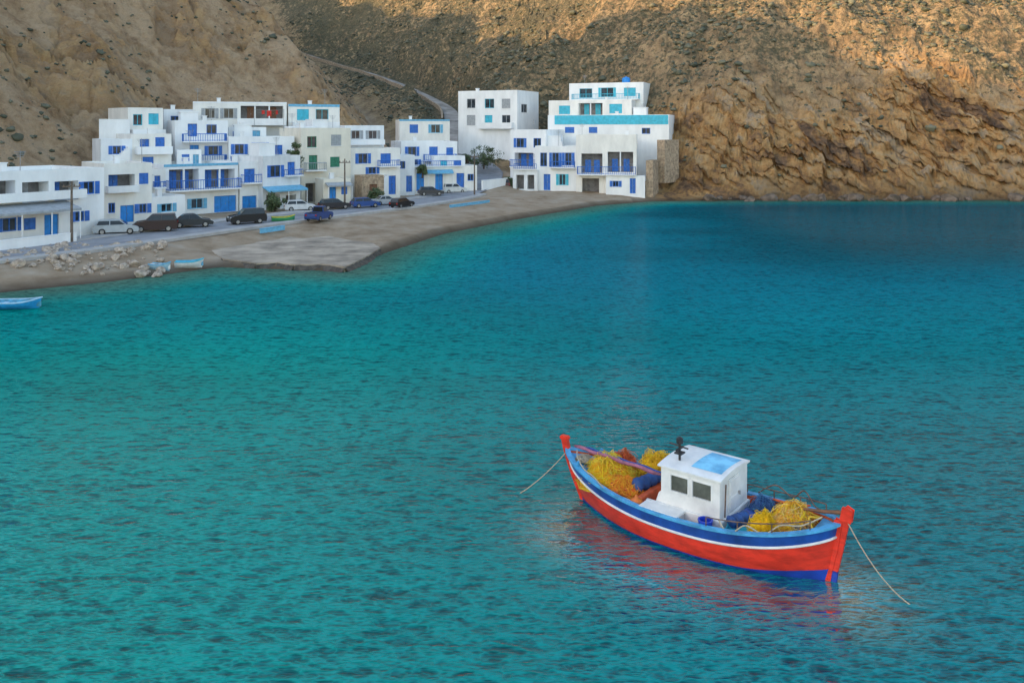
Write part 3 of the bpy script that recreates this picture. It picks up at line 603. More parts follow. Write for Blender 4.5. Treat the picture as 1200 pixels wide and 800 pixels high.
def utility_pole(px, py, z, h, label):
    g = G(px, py, z); t = thing('utility_pole', label, 'pole', g, .5)
    mb = MB(); mb.tube([(0, 0, -.3), (0, 0, h)], [.13, .08], 8); mb.build('pole', POLEM, t)
    mb = MB(); mb.box(-.7, .7, -.05, .05, h-.5, h-.4); [mb.lathe([(.04, h-.4), (.05, h-.32), (.02, h-.22)], 6, 0, Matrix.Translation((x, 0, 0))) for x in (-.6, -.2, .2, .6)]
    mb.build('crossarm', POLEM, t)
utility_pole(84, 284, 1.25, 5.2, 'dark utility pole beside the blue door of the long veranda house')
utility_pole(404, 244, 1.25, 6.0, 'utility pole in front of the cream house')
utility_pole(556, 229, 1.25, 6.0, 'utility pole at the bottom of the valley road')

# ------------------------------------------------------------------ cars
TYRE = M('tyre_rubber', (.02, .02, .02), .8, .2, 8); RIM = M('wheel_rim', (.35, .35, .36), .35, .1, 8, metal=.7)
LAMP = M('headlamp_glass', (.7, .7, .68), .15, .1, 8); TAILM = M('tail_lamp', (.4, .02, .02), .3, .1, 8); CGL = M('car_glass', (.015, .02, .025), .06, .2, 2)
def car(label, px, py, z, rot, col, kind='hatch', s=1.0):
    pm = M('car_paint_%d_%d_%d' % tuple(int(c*999) for c in col), col, .28, .08, 2)
    g = G(px, py, z); t = thing('parked_car', label, 'car', g, rot, 'cars parked along the village road'); t.scale = (s, s, s)
    hr, belt = {'hatch': (1.48, .92), 'suv': (1.78, 1.08), 'sedan': (1.42, .88), 'pickup': (1.75, 1.0)}[kind]
    hw = .86
    pf = [(-2.05, .32), (-2.12, .6), (-2.05, belt-.03), (-1.9, belt), (.85, belt), (1.75, belt-.14), (2.02, belt-.28), (2.08, .55), (2.02, .32)]
    mb = MB(); n = len(pf)
    mb.add([(x, -hw, z_) for x, z_ in pf]+[(x, hw, z_) for x, z_ in pf], [tuple(range(n)), tuple(range(n, 2*n))[::-1]]+[(i, (i+1) % n, n+(i+1) % n, n+i) for i in range(n)])
    body = mb.build('body', pm, t, bevel=.07)
    xb0, xb1, xt0, xt1 = {'hatch': (-2.0, 1.1, -1.65, .25), 'suv': (-2.02, 1.05, -1.85, .3), 'sedan': (-1.5, 1.1, -.85, .25), 'pickup': (-.4, 1.05, -.3, .45)}[kind]
    wb_, wt = .80, .64; zb_ = belt-.02
    mb = MB(); mb.add([(xb0, -wb_, zb_), (xb1, -wb_, zb_), (xb1, wb_, zb_), (xb0, wb_, zb_), (xt0, -wt, hr), (xt1, -wt, hr), (xt1, wt, hr), (xt0, wt, hr)],
                      [(0, 1, 5, 4), (1, 2, 6, 5), (2, 3, 7, 6), (3, 0, 4, 7), (4, 5, 6, 7)]); mb.build('cabin', pm, t, bevel=.03)
    def gp(name, quad):
        mb = MB(); mb.add(quad, [(0, 1, 2, 3)]); mb.build(name, CGL, t)
    lp_ = lambda a, b_, k: a+(b_-a)*k
    for sgn in (-1, 1):
        y0 = sgn*(lp_(wb_, wt, .18)+.012); y1 = sgn*(lp_(wb_, wt, .86)+.012); z0, z1 = lp_(zb_, hr, .18), lp_(zb_, hr, .86)
        fa, fb = lp_(xb0, xt0, .18)+.12, lp_(xb1, xt1, .18)-.12; ta, tb = lp_(xb0, xt0, .86)+.1, lp_(xb1, xt1, .86)-.08; mdl = (fa+fb)/2-.1
        if kind == 'pickup': gp('side_window', [(fa, y0, z0), (fb, y0, z0), (tb, y1, z1), (ta, y1, z1)])
        else:
            gp('side_window', [(fa, y0, z0), (mdl-.04, y0, z0), (mdl-.04, y1, z1), (ta, y1, z1)]); gp('side_window', [(mdl+.04, y0, z0), (fb, y0, z0), (tb, y1, z1), (mdl+.04, y1, z1)])
    for name, xb, xt, e in (('windscreen', xb1, xt1, .014), ('rear_window', xb0, xt0, -.014)):
        gp(name, [(lp_(xb, xt, .15)+e, -.68, lp_(zb_, hr, .15)), (lp_(xb, xt, .15)+e, .68, lp_(zb_, hr, .15)), (lp_(xb, xt, .88)+e, .58, lp_(zb_, hr, .88)), (lp_(xb, xt, .88)+e, -.58, lp_(zb_, hr, .88))])
    if kind == 'pickup':
        mb = MB(); mb.box(-1.95, -.5, -.7, .7, belt+.003, belt+.02); mb.build('load_bed', TYRE, t)
    for x in (-1.3, 1.28):
        for sgn in (-1, 1):
            mx = Matrix.Translation((x, sgn*.78, .33)) @ Matrix.Rotation(math.pi/2, 4, 'X')
            mb = MB(); mb.lathe([(.2, -.1), (.31, -.1), (.33, -.06), (.33, .06), (.31, .1), (.2, .1)], 16, 0, mx); w_ = mb.build('wheel', TYRE, t, True)
            mb = MB(); mb.lathe([(.02, -.11), (.19, -.112), (.2, -.1), (.2, .1), (.19, .112), (.02, .11)], 12, 0, mx); mb.build('rim', RIM, w_)
    for sgn in (-1, 1):
        mb = MB(); mb.box(1.9, 2.06, sgn*.62-.17, sgn*.62+.17, belt-.34, belt-.2); mb.build('headlight', LAMP, t, bevel=.03)
        mb = MB(); mb.box(-2.14, -2.0, sgn*.68-.12, sgn*.68+.12, belt-.3, belt-.1); mb.build('tail_light', TAILM, t, bevel=.02)
R = math.radians
car('silver hatchback parked at the left end of the row of cars', 137, 274, 1.3, R(20), (.42, .45, .47), 'hatch', .9)
car('dark maroon off-road car between the silver hatchback and the dark saloon', 182, 271, 1.3, R(198), (.035, .018, .02), 'suv', .92)
car('dark grey saloon right of the maroon off-road car', 225, 266, 1.3, R(25), (.03, .035, .042), 'sedan', .92)
car('black off-road car in front of the blue garage doors', 289, 262, 1.3, R(215), (.012, .013, .016), 'suv', .86)
car('blue pickup standing at the beach side of the road', 374, 258, 1.3, R(75), (.02, .06, .22), 'pickup', .85)
car('white hatchback in front of the light blue awning', 352, 247, 1.3, R(20), (.6, .6, .6), 'hatch', .85)
car('dark hatchback in front of the cream house', 392, 245, 1.3, R(35), (.03, .03, .035), 'hatch', .85)
car('blue hatchback parked right of the cream house', 428, 243, 1.3, R(30), (.02, .07, .25), 'hatch', .82)
car('silver saloon parked by the white cube house', 452, 240, 1.3, R(32), (.4, .41, .42), 'sedan', .82)
car('black hatchback on the road bend near the kerb', 471, 243, 1.3, R(60), (.015, .015, .018), 'hatch', .8)
car('dark hatchback in front of the shops with blue doors', 505, 229, 1.3, R(15), (.05, .05, .055), 'hatch', .85)
car('white off-road car beside the dark hatchback at the shops', 533, 226, 1.3, R(15), (.6, .6, .58), 'suv', .8)
car('brown off-road car at the foot of the valley road', 590, 221, 1.3, R(100), (.10, .03, .02), 'suv', .9)

# ------------------------------------------------------------------ trees
BARK = M('bark', (.11, .08, .055), .9, .3, 6)
def leafmat(n, a, b_):
    m, nt_, bb = base_mat(n); g_ = node(nt_, 'ShaderNodeNewGeometry'); r = node(nt_, 'ShaderNodeValToRGB')
    r.color_ramp.elements[0].color = (*a, 1); r.color_ramp.elements[1].color = (*b_, 1)
    nt_.links.new(g_.outputs['Random Per Island'], r.inputs[0]); nt_.links.new(r.outputs[0], bb.inputs['Base Color']); bb.inputs['Roughness'].default_value = .7; return m
LEAF = leafmat('olive_leaves', (.035, .06, .025), (.13, .17, .07))
def tree(label, loc, h, r, cat='tree', nclump=26, name='tree'):
    t = thing(name, label, cat, loc); tr = MB(); cr = MB()
    tr.tube([(0, 0, -.6), (.05, 0, h*.25), (-.05, .05, h*.5), (0, 0, h*.75)], [.16, .13, .1, .04], 7)
    for k in range(nclump):
        a = random.uniform(0, 6.28); e = random.uniform(-1, 1); rr = r*random.uniform(.25, 1.15)*math.sqrt(1-.6*e*e)
        c_ = Vector((math.cos(a)*rr, math.sin(a)*rr, h*.5+e*h*.42))
        tr.tube([(0, 0, h*random.uniform(.12, .35)), c_*.6+Vector((0, 0, h*.15)), c_], [.06, .035, .012], 5)
        cs = r*random.uniform(.2, .45)
        for q_ in range(70):
            d = Vector((random.gauss(0, 1), random.gauss(0, 1), random.gauss(0, .8))).normalized()*cs*random.uniform(.3, 1.1); p = c_+d
            u_ = Vector((random.gauss(0, 1), random.gauss(0, 1), random.gauss(0, 1))).normalized(); v_ = u_.orthogonal().normalized(); s_ = random.uniform(.08, .17)
            cr.quad(p-u_*s_, p+v_*s_*.6, p+u_*s_, p-v_*s_*.6)
    tr.build('trunk', BARK, t, True); cr.build('crown', LEAF, t, recalc=False)
tree('dense dark tree below the tall isolated white block', P(567, 194, 146), 3.4, 2.3)
tree('small dark tree left of the dense tree by the valley road', P(548, 196, 144), 2.2, 1.5)
tree('slender tree rising between the awning house and the cream house', P(346, 190, 107.5)-Vector((0, 0, 1)), 3.6, .9)
tree('bushy street tree beside the light blue awning', G(322, 247, 1.25), 2.0, 1.0)
tree('low street tree in front of the brown stone house', G(440, 238, 1.25), 1.8, 1.0)
tree('green bush beside the steps of the valley houses', P(495, 204, 125), 1.4, .8)
tree('low rounded bush at the foot of the house right of the valley road', P(595, 219, 136), 1.5, .9)

# ------------------------------------------------------------------ boulders
def boulder_mesh(seed, mat):
    bm = bmesh.new(); bmesh.ops.create_icosphere(bm, subdivisions=3, radius=1); rr = random.Random(seed)
    cuts = [(Vector((rr.gauss(0, 1), rr.gauss(0, 1), rr.gauss(0, 1))).normalized(), rr.uniform(.5, .85)) for _ in range(11)]
    for v in bm.verts:
        for n_, d_ in cuts:
            k = v.co.dot(n_)
            if k > d_: v.co -= n_*(k-d_)
        v.co *= rr.uniform(.97, 1.03)
    me_ = bpy.data.meshes.new('boulder'); bm.to_mesh(me_); bm.free(); me_.materials.append(mat); return me_
BOU = [boulder_mesh(i, M('beach_boulder', (.48, .39, .31), .9, .34, 1.5, .05, 6)) for i in range(5)]
BOD = [boulder_mesh(i+9, M('cliff_boulder', (.15, .11, .08), .9, .4, 1.5, .08, 5)) for i in range(4)]
for i in range(240):
    px = -25+215*random.random()**1.1; py = 294+22*random.random()-(px*.02)
    g = G(px, py, .8); o = bpy.data.objects.new('boulder', BOU[i % 5]); COL.objects.link(o); s = random.choice([.14, .17, .2, .25, .32, .42])*random.uniform(.8, 1.2)
    o.location = (g.x, g.y, hz(g.x, g.y)+s*.35); o.scale = (s*random.uniform(.9, 1.4), s, s*.75); o.rotation_euler = (random.uniform(-.3, .3), random.uniform(-.3, .3), random.uniform(0, 6))
    tag(o, 'pale boulder in the rubble heap on the beach below the road', 'rock', 'pale boulders on the left beach')
for i in range(50):
    x = random.uniform(24, 84); y = 129.7+random.uniform(-1.2, .8); o = bpy.data.objects.new('boulder', BOD[i % 4]); COL.objects.link(o); s = random.uniform(.3, 1.3)
    o.location = (x, y, random.uniform(-.1, .25)); o.scale = (s*1.3, s, s*.8); o.rotation_euler = (random.uniform(-.3, .3), random.uniform(-.3, .3), random.uniform(0, 6))
    tag(o, 'dark boulder at the waterline under the right cliff', 'rock', 'dark boulders under the right cliff')

# ------------------------------------------------------------------ scrub
N = 70000
sx = rng.uniform(-105, 125, N); sy = rng.uniform(82, 300, N); sh, SA = terrain(sx, sy)
dens = np.where(SA['inl'], .30, .82)*(1-.85*SA['cliff'])*sstep(.30, .58, fbm(sx/9, sy/9, 91, 4))
ok = (SA['d'] > 3) & (SA['rd'] > 4.0) & (rng.random(N) < dens)
for Lp, u, n, w, dep in FOOT:
    lx = (sx-Lp.x)*u.x+(sy-Lp.y)*u.y; ly = (sx-Lp.x)*n.x+(sy-Lp.y)*n.y
    ok &= ~((lx > -1) & (lx < w+1) & (ly > -6) & (ly < dep+1))
sy = sy+SA['push']
sx, sy, sh = sx[ok], sy[ok], sh[ok]; n = len(sx)
bm = bmesh.new(); bmesh.ops.create_icosphere(bm, subdivisions=2, radius=1); bm.verts.ensure_lookup_table()
bv = np.array([v.co[:] for v in bm.verts]); bf = np.array([[v.index for v in f_.verts] for f_ in bm.faces]); bm.free()
sz = rng.uniform(.12, .42, n)*np.where(rng.random(n) < .12, 2.0, 1)*np.where(sx < -20, .8, 1)
jit = 1+rng.uniform(-.4, .4, (n, len(bv), 1))
vv = bv[None]*jit*np.stack([sz, sz, sz*.7], -1)[:, None, :]+np.stack([sx, sy, sh+sz*.2], -1)[:, None, :]
ff = (bf[None]+(np.arange(n)*len(bv))[:, None, None]).reshape(-1, 3)
sm = bpy.data.meshes.new('scrub'); vv = vv.reshape(-1, 3)
sm.vertices.add(len(vv)); sm.vertices.foreach_set('co', vv.astype(np.float32).ravel()); sm.loops.add(ff.size); sm.loops.foreach_set('vertex_index', ff.astype(np.int32).ravel())
sm.polygons.add(len(ff)); sm.polygons.foreach_set('loop_start', np.arange(0, ff.size, 3, dtype=np.int32)); sm.polygons.foreach_set('loop_total', np.full(len(ff), 3, dtype=np.int32)); sm.update(); sm.validate()
so = bpy.data.objects.new('scrub', sm); COL.objects.link(so); sm.materials.append(leafmat('scrub_leaves', (.045, .055, .035), (.165, .16, .105)))
tag(so, 'low dry scrub bushes scattered over the rocky hillsides', 'scrub', kind='stuff')

# ------------------------------------------------------------------ small boats
def rowboat(label, loc, rz, Ln, bw, hull, rim, inner, sunk=.1, group=None, name='rowing_boat'):
    t = thing(name, label, 'boat', loc, rz, group)
    hb = MB(); ib = MB(); rb = MB(); T = 20; rows = 5; g_ = []; gi = []
    for i in range(T+1):
        q_ = -1+2*i/T; b_ = bw/2*max(.03, (1-max(0, q_)**2.4))*(1-.25*max(0, -q_)**3); zs_ = .5+.18*max(0, q_)**2+.04*q_*q_
        g_.append([(q_*Ln/2*(1-.12*(r_/rows)*(q_ > 0)), b_*(1-.75*(r_/rows)**2.2), zs_*(1-r_/rows)) for r_ in range(rows+1)])
        gi.append([(q_*Ln/2*.97, b_*.9*(1-.6*(r_/rows)**2.2), zs_-(zs_-.16)*(r_/rows)) for r_ in range(rows+1)])
    for mb_, gg in ((hb, g_), (ib, gi)):
        for s in (1, -1):
            vs = [(x, y*s, z) for st in gg for x, y, z in st]; w_ = rows+1
            mb_.add(vs, [(i*w_+r_, (i+1)*w_+r_, (i+1)*w_+r_+1, i*w_+r_+1) for i in range(T) for r_ in range(rows)])
        for i in range(T):
            a, c_ = gg[i][-1], gg[i+1][-1]; mb_.quad(a, c_, (c_[0], -c_[1], c_[2]), (a[0], -a[1], a[2]))
        st = gg[0]
        for r_ in range(rows): a, c_ = st[r_], st[r_+1]; mb_.quad(a, (a[0], -a[1], a[2]), (c_[0], -c_[1], c_[2]), c_)
    hb.build('hull', hull, t, True); ib.build('inner_hull', inner, t, True)
    for s in (1, -1): rb.tube([(st[0][0], st[0][1]*s*.96, st[0][2]+.01) for st in g_], .045, 6)
    rb.build('gunwale', rim, t)
    for x in (-.28, .1):
        mb = MB(); mb.box(x*Ln-.12, x*Ln+.12, -bw*.42, bw*.42, .34, .38); mb.build('thwart', rim, t)
    t.location.z -= sunk
    return t
def ong(px, py, z): g = G(px, py, z); return (g.x, g.y, hz(g.x, g.y))
rowboat('small light blue rowing boat afloat at the left edge of the water', G(20, 361, 0), R(6), 2.9, 1.45, M('sky_blue_hull', (.03, .32, .68), .4, .15, 3), M('pale_blue_rim', (.45, .66, .80), .5), M('faded_inner_blue', (.10, .36, .52), .6, .3, 3), .08)
rowboat('white and turquoise dinghy lying on the beach below the boulders', ong(222, 308, .5), R(15), 2.1, 1.0, M('white_hull', (.72, .74, .74), .4, .1, 3), TURQ, LBLUE, .02, 'dinghies pulled up ashore')
rowboat('small pale blue dinghy left of the turquoise dinghy on the beach', ong(188, 311, .5), R(-10), 1.7, .8, M('pale_blue_hull', (.35, .55, .66), .4, .1, 3), LBLUE, WHITE, .12, 'dinghies pulled up ashore')
rowboat('green dinghy standing beside the road near the awning house', ong(332, 262, 1.0), R(20), 2.4, 1.0, M('green_hull', (.06, .34, .14), .4, .15, 3), M('yellow_rim', (.6, .5, .05), .5), GREENP, -.05, 'dinghies pulled up ashore')

# ------------------------------------------------------------------ fishing boat
V = Vector
BC = V((4.80, 23.15, 0)); BR = math.atan2(.626, -.78)
RB = Matrix.Translation(BC) @ Matrix.Rotation(BR, 4, 'Z')
boat = thing('fishing_boat', 'red and blue wooden fishing boat with white wheelhouse moored in the bay', 'boat', BC, BR)
REDP = M('red_hull_paint', (.78, .042, .018), .38, .24, 1.6, .008, 7, stretch=(1, 1, 3)); BLP = M('navy_blue_hull_paint', (.012, .075, .36), .4, .28, 2, .006, 8)
WHP = M('white_boat_paint', (.82, .81, .79), .45, .11, 1.8, .006, 7); CAPB = M('cap_rail_blue', (.08, .38, .68), .5, .28, 3); ANTI = M('antifouling_blue', (.015, .06, .42), .5, .25, 2)
ORNG = M('orange_red_inside', (.66, .11, .03), .5, .28, 3); DECKM = M('deck_paint', (.40, .14, .06), .6, .35, 3); DARK = M('dark_gear', (.03, .03, .035), .5, .3, 5)
RUST = M('rusty_rail', (.16, .10, .075), .7, .4, 8)
def hbm(t): return 1.36*max(.001, (1-abs(t)**(2.1 if t > 0 else 2.5)))**(.72 if t > 0 else .62)
def zsh(t): return .92+(.42*t**2.2 if t > 0 else .50*abs(t)**2.3)
def hp(t, z):
    zs_ = zsh(t); s = min(1, max(0, (zs_-z)/(zs_+.5))); e = 4.6-2.8*abs(t)**2
    y = max(.035, hbm(t)*(1-.12*s-.86*s**e)); x = t*(4.0-s*(.75 if t > 0 else .35)); return V((x, y, z))
TT = [math.sin(math.pi/2*(-1+2*i/48))*.5+(-1+2*i/48)*.5 for i in range(49)]
hb = MB()
for s in (1, -1):
    vs = []
    for t in TT:
        zs_ = zsh(t); wl_ = .09+.2*float(sstep(-.45, -1, np.array(t)))
        zz = [zs_, zs_-.14, zs_-.27, zs_-.34]+[zs_-.34+(wl_-zs_+.34)*k/4 for k in (1, 2, 3, 4)]+[-.12, -.3, -.5]
        for z in zz: p = hp(t, z); vs.append((p.x, p.y*s, p.z))
    w_ = 11
    for r_, mi in enumerate((1, 1, 2, 0, 0, 0, 0, 3, 3, 3)):
        sub = [vs[i*w_+r_+k] for i in range(len(TT)) for k in (0, 1)]
        hb.add(sub, [(2*i, 2*i+2, 2*i+3, 2*i+1) for i in range(len(TT)-1)], mi)
hull = hb.build('hull', [REDP, BLP, WHP, ANTI], boat, True)
bmh = bmesh.new(); bmh.from_mesh(hull.data); bmesh.ops.remove_doubles(bmh, verts=bmh.verts, dist=1e-4); bmesh.ops.recalc_face_normals(bmh, faces=bmh.faces); bmh.to_mesh(hull.data); bmh.free()
def sweep(mb, pts, w, h_):
    n_ = len(pts); vs = []
    for i, p in enumerate(pts):
        t = (pts[min(i+1, n_-1)]-pts[max(i-1, 0)]); t.z = 0; t.normalize(); nn = V((-t.y, t.x, 0))
        vs += [p+nn*w, p-nn*w, p-nn*w-V((0, 0, h_)), p+nn*w-V((0, 0, h_))]
    mb.add(vs, [(4*i+k, 4*i+(k+1) % 4, 4*i+4+(k+1) % 4, 4*i+4+k) for i in range(n_-1) for k in range(4)]+[(0, 1, 2, 3), tuple(4*n_-4+k for k in range(4))])
for s in (1, -1):
    mb = MB(); sweep(mb, [V((hp(t, zsh(t)).x, (hp(t, zsh(t)).y-.02)*s, zsh(t)+.06)) for t in TT], .075, .06); mb.build('cap_rail', CAPB, boat)
    mb = MB(); mb.tube([V((hp(t, zsh(t)-.30).x, (hp(t, zsh(t)-.30).y+.012)*s, zsh(t)-.30)) for t in TT], .035, 6); mb.build('rub_rail', WHP, boat, True)
zd = lambda t: min(zsh(t)-.34, .58+.35*t*t)
bw_ = MB(); dk = MB()
for s in (1, -1):
    for i in range(len(TT)-1):
        q_ = []
        for t in (TT[i], TT[i+1]):
            a = hp(t, zsh(t)); q_.append((V((a.x*.985, max(0, a.y-.08)*s, zsh(t))), V((a.x*.985, max(0, a.y-.13)*s, zd(t)))))
        bw_.quad(q_[0][0], q_[1][0], q_[1][1], q_[0][1])
        dk.quad(q_[0][1], q_[1][1], V((q_[1][1].x, 0, zd(TT[i+1])+.05)), V((q_[0][1].x, 0, zd(TT[i])+.05)))
bw_.build('bulwark', ORNG, boat); dk.build('deck', DECKM, boat)
for nm, t0, t1, mt in (('foredeck', .76, .985, CAPB), ('afterdeck', -.985, -.86, CAPB)):
    mb = MB(); tt = [t0+(t1-t0)*k/8 for k in range(9)]
    for a, c_ in zip(tt[:-1], tt[1:]):
        pa, pc = hp(a, zsh(a)), hp(c_, zsh(c_)); ya, yc = max(.01, pa.y-.1), max(.01, pc.y-.1)
        mb.quad((pa.x, ya, zsh(a)-.05), (pc.x, yc, zsh(c_)-.05), (pc.x, -yc, zsh(c_)-.05), (pa.x, -ya, zsh(a)-.05))
    e = t0 if t0 > 0 else t1; pe = hp(e, zsh(e)); mb.quad((pe.x, pe.y-.1, zsh(e)-.05), (pe.x, -pe.y+.1, zsh(e)-.05), (pe.x, -pe.y+.14, zd(e)), (pe.x, pe.y-.14, zd(e)))
    mb.build(nm, mt, boat)
mb = MB(); st = [(3.25, -.45), (3.52, .1), (3.78, .6), (3.98, 1.05), (4.1, 1.38), (4.16, 1.62)]
for (xa, za), (xb, zb2) in zip(st[:-1], st[1:]):
    mb.add([(xa-.16, -.06, za), (xa+.05, -.05, za), (xa+.05, .05, za), (xa-.16, .06, za), (xb-.16, -.06, zb2), (xb+.05, -.05, zb2), (xb+.05, .05, zb2), (xb-.16, .06, zb2)], [(0, 1, 5, 4), (1, 2, 6, 5), (2, 3, 7, 6), (3, 0, 4, 7), (0, 1, 2, 3), (4, 5, 6, 7)])
mb.build('stem_post', REDP, boat)
mb = MB(); mb.box(3.97, 4.25, -.1, .1, 1.625, 1.74); mb.build('stem_head', REDP, boat, bevel=.03)
def plate(name, prof, hw, mat, parent, bevel=.02):
    mb = MB(); n_ = len(prof); mb.add([(x, -hw, z) for x, z in prof]+[(x, hw, z) for x, z in prof], [tuple(range(n_)), tuple(range(n_, 2*n_))[::-1]]+[(i, (i+1) % n_, n_+(i+1) % n_, n_+i) for i in range(n_)])
    return mb.build(name, mat, parent, bevel=bevel)
plate('stern_post', [(-3.5, -.5), (-3.70, -.5), (-3.84, .3), (-3.98, .9), (-4.06, 1.5), (-3.92, 1.52), (-3.82, .9)], .07, REDP, boat)
rud = plate('rudder', [(-3.83, .26), (-3.95, .26), (-4.07, .8), (-4.17, 1.3), (-4.27, 1.75), (-4.25, 1.82), (-4.09, 1.84), (-4.05, 1.5), (-3.97, .9)], .045, REDP, boat)
plate('rudder_head', [(-4.05, 1.58), (-4.10, 1.80), (-4.19, 1.88), (-4.31, 1.82), (-4.27, 1.55)], .075, REDP, rud, .025)
plate('rudder_blade', [(-3.70, -.5), (-3.86, -.5), (-3.95, .255), (-3.84, .255)], .045, ANTI, rud)
mb = MB(); mb.tube([(-4.2, 0, 1.75), (-3.6, 0, 1.62), (-3.0, .05, 1.55)], [.05, .045, .03], 6); mb.build('tiller', BROWN, rud)
X0, X1, Y0, Y1, Z0, Z1 = -1.24, .44, -.96, .74, .5, 1.96
wh = MB()
frp = (V((X1, Y1, 0)), V((-1, 0, 0)), V((0, -1, 0))); fra = (V((X0, Y1, 0)), V((0, -1, 0)), V((1, 0, 0))); frs = (V((X0, Y0, 0)), V((1, 0, 0)), V((0, 1, 0))); frf = (V((X1, Y0, 0)), V((0, 1, 0)), V((-1, 0, 0)))
pw = [(.26, .82, 1.36, 1.84, .06), (.89, 1.48, 1.36, 1.84, .06)]
fw = [(.2, .8, 1.36, 1.84, .06), (.92, 1.5, 1.36, 1.84, .06)]
panel(wh, frp, X1-X0, Z0, Z1, pw); panel(wh, fra, Y1-Y0, Z0, Z1, []); panel(wh, frs, X1-X0, Z0, Z1, pw); panel(wh, frf, Y1-Y0, Z0, Z1, fw)
wh.add([(X1+.002, Y0+.02, Z0), (X1+.36, Y0+.1, Z0), (X1+.36, Y1-.06, Z0), (X1+.002, Y1-.02, Z0), (X1+.002, Y0+.02, 1.3), (X1+.10, Y0+.1, 1.22), (X1+.10, Y1-.06, 1.22), (X1+.002, Y1-.02, 1.3)], [(0, 1, 5, 4), (1, 2, 6, 5), (2, 3, 7, 6), (4, 5, 6, 7)])
who = wh.build('wheelhouse', WHP, boat, recalc=False)
mb = MB(); mb.box(X0-.06, X1+.42, Y1+.004, Y1+.09, .6, 1.0); mb.box(X0-.09, X0-.005, Y0, Y1+.09, .6, .98); mb.build('wheelhouse_plinth', WHP, boat, bevel=.015)
BGL = M('wheelhouse_glass', (.12, .125, .105), .08, .5, 1.2)
for fr, lst in ((frp, pw), (frs, pw), (frf, fw)):
    for a0, a1, b0, b1, dp in lst:
        mb = MB(); f_ = .035
        mb.box(a0, a1, -.02, .03, b0, b0+f_, 0, fr); mb.box(a0, a1, -.02, .03, b1-f_, b1, 0, fr); mb.box(a0, a0+f_, -.02, .03, b0+f_, b1-f_, 0, fr); mb.box(a1-f_, a1, -.02, .03, b0+f_, b1-f_, 0, fr)
        wo = mb.build('window', WHP, who); mb = MB(); mb.box(a0+f_, a1-f_, .035, .05, b0+f_, b1-f_, 0, fr); mb.build('pane', BGL, wo)
mb = MB(); mb.box(.5, 1.16, -.03, -.004, 1.0, 1.86, 0, fra); mb.box(.56, 1.10, -.042, -.03, 1.42, 1.8, 0, fra); mb.box(.56, 1.10, -.042, -.03, 1.06, 1.36, 0, fra); dr_ = mb.build('door', WHP, who)
mb = MB(); mb.box(1.05, 1.08, -.09, -.042, 1.32, 1.42, 0, fra); mb.build('handle', RAILM, dr_)
mb = MB(); mb.tube([(X0-.05, Y1-.2, 1.0), (X0-.08, Y1-.2, 1.85)], .02, 6); mb.build('grab_rail', RUST, who)
rf = MB(); o_ = .06; nsec = 8
for k in range(nsec):
    ya, yb = Y0-o_+(Y1-Y0+2*o_)*k/nsec, Y0-o_+(Y1-Y0+2*o_)*(k+1)/nsec
    cz = lambda y: Z1+.01+.08*(1-((y-(Y0+Y1)/2)/((Y1-Y0)/2+o_))**2)
    rf.add([(X0-o_, ya, Z1+.002), (X1+.08, ya, Z1+.002), (X1+.08, yb, Z1+.002), (X0-o_, yb, Z1+.002), (X0-o_, ya, cz(ya)+.03), (X1+.08, ya, cz(ya)+.03), (X1+.08, yb, cz(yb)+.03), (X0-o_, yb, cz(yb)+.03)],
           [(0, 1, 2, 3), (4, 5, 6, 7), (0, 1, 5, 4), (2, 3, 7, 6), (1, 2, 6, 5), (0, 3, 7, 4)])
rfo = rf.build('roof', WHP, who)
mb = MB()
ypts = [Y0+.15+(Y1-Y0-.42)*k/6 for k in range(7)]
for ya, yb in zip(ypts[:-1], ypts[1:]):
    mb.quad((-1.16, ya, cz(ya)+.034), (-.30, ya, cz(ya)+.034), (-.30, yb, cz(yb)+.034), (-1.16, yb, cz(yb)+.034))
mb.build('roof_panel', M('worn_roof_blue', (.18, .48, .66), .55, .75, 1.6, dark=(.04, .26, .50)), rfo)
mx_, my_ = .12, .30
ms = MB(); ms.tube([(mx_, my_, Z1+.08), (mx_, my_, Z1+.58)], .035, 8); ms.box(mx_-.11, mx_+.11, my_-.11, my_+.11, Z1+.28, Z1+.32); ms.lathe([(.03, 0), (.09, .02), (.09, .15), (.03, .19)], 10, 0, Matrix.Translation((mx_, my_, Z1+.54))); ms.tube([(mx_-.25, my_, Z1+.46), (mx_+.3, my_, Z1+.5)], .022, 6); ms.tube([(mx_, my_-.2, Z1+.4), (mx_, my_+.2, Z1+.42)], .03, 6)
ms.build('mast', DARK, boat)
mb = MB(); mb.box(-2.2, -1.38, -.6, .5, .55, .92); mb.build('engine_cover', BLP, boat, bevel=.03)
mb = MB(); mb.box(.95, 1.15, -1.12, 1.12, .5, .98); mb.build('cross_beam', ORNG, boat, bevel=.02)
mb = MB()
for s in (1, -1):
    tt = [-.28-.066*k for k in range(10)]
    rl = [V((hp(t, zsh(t)).x, (hp(t, zsh(t)).y-.05)*s, zsh(t)+.28)) for t in tt]; mb.tube(rl, .015, 6)
    for k in (0, 3, 6, 9): mb.tube([rl[k], rl[k]-V((0, 0, .25))], .015, 6)
mb.build('stern_rail', RUST, boat)
for s in (1, -1):
    mb = MB(); t = .8; p = hp(t, zsh(t)); mb.box(p.x-.05, p.x+.05, s*(p.y-.05)-.045, s*(p.y-.05)+.045, zsh(t)+.062, zsh(t)+.2); mb.build('mooring_bitt', CAPB, boat, bevel=.02)
def place(o, loc, rz=0): o.location = RB @ V(loc); o.rotation_euler = (0, 0, BR+rz); return o
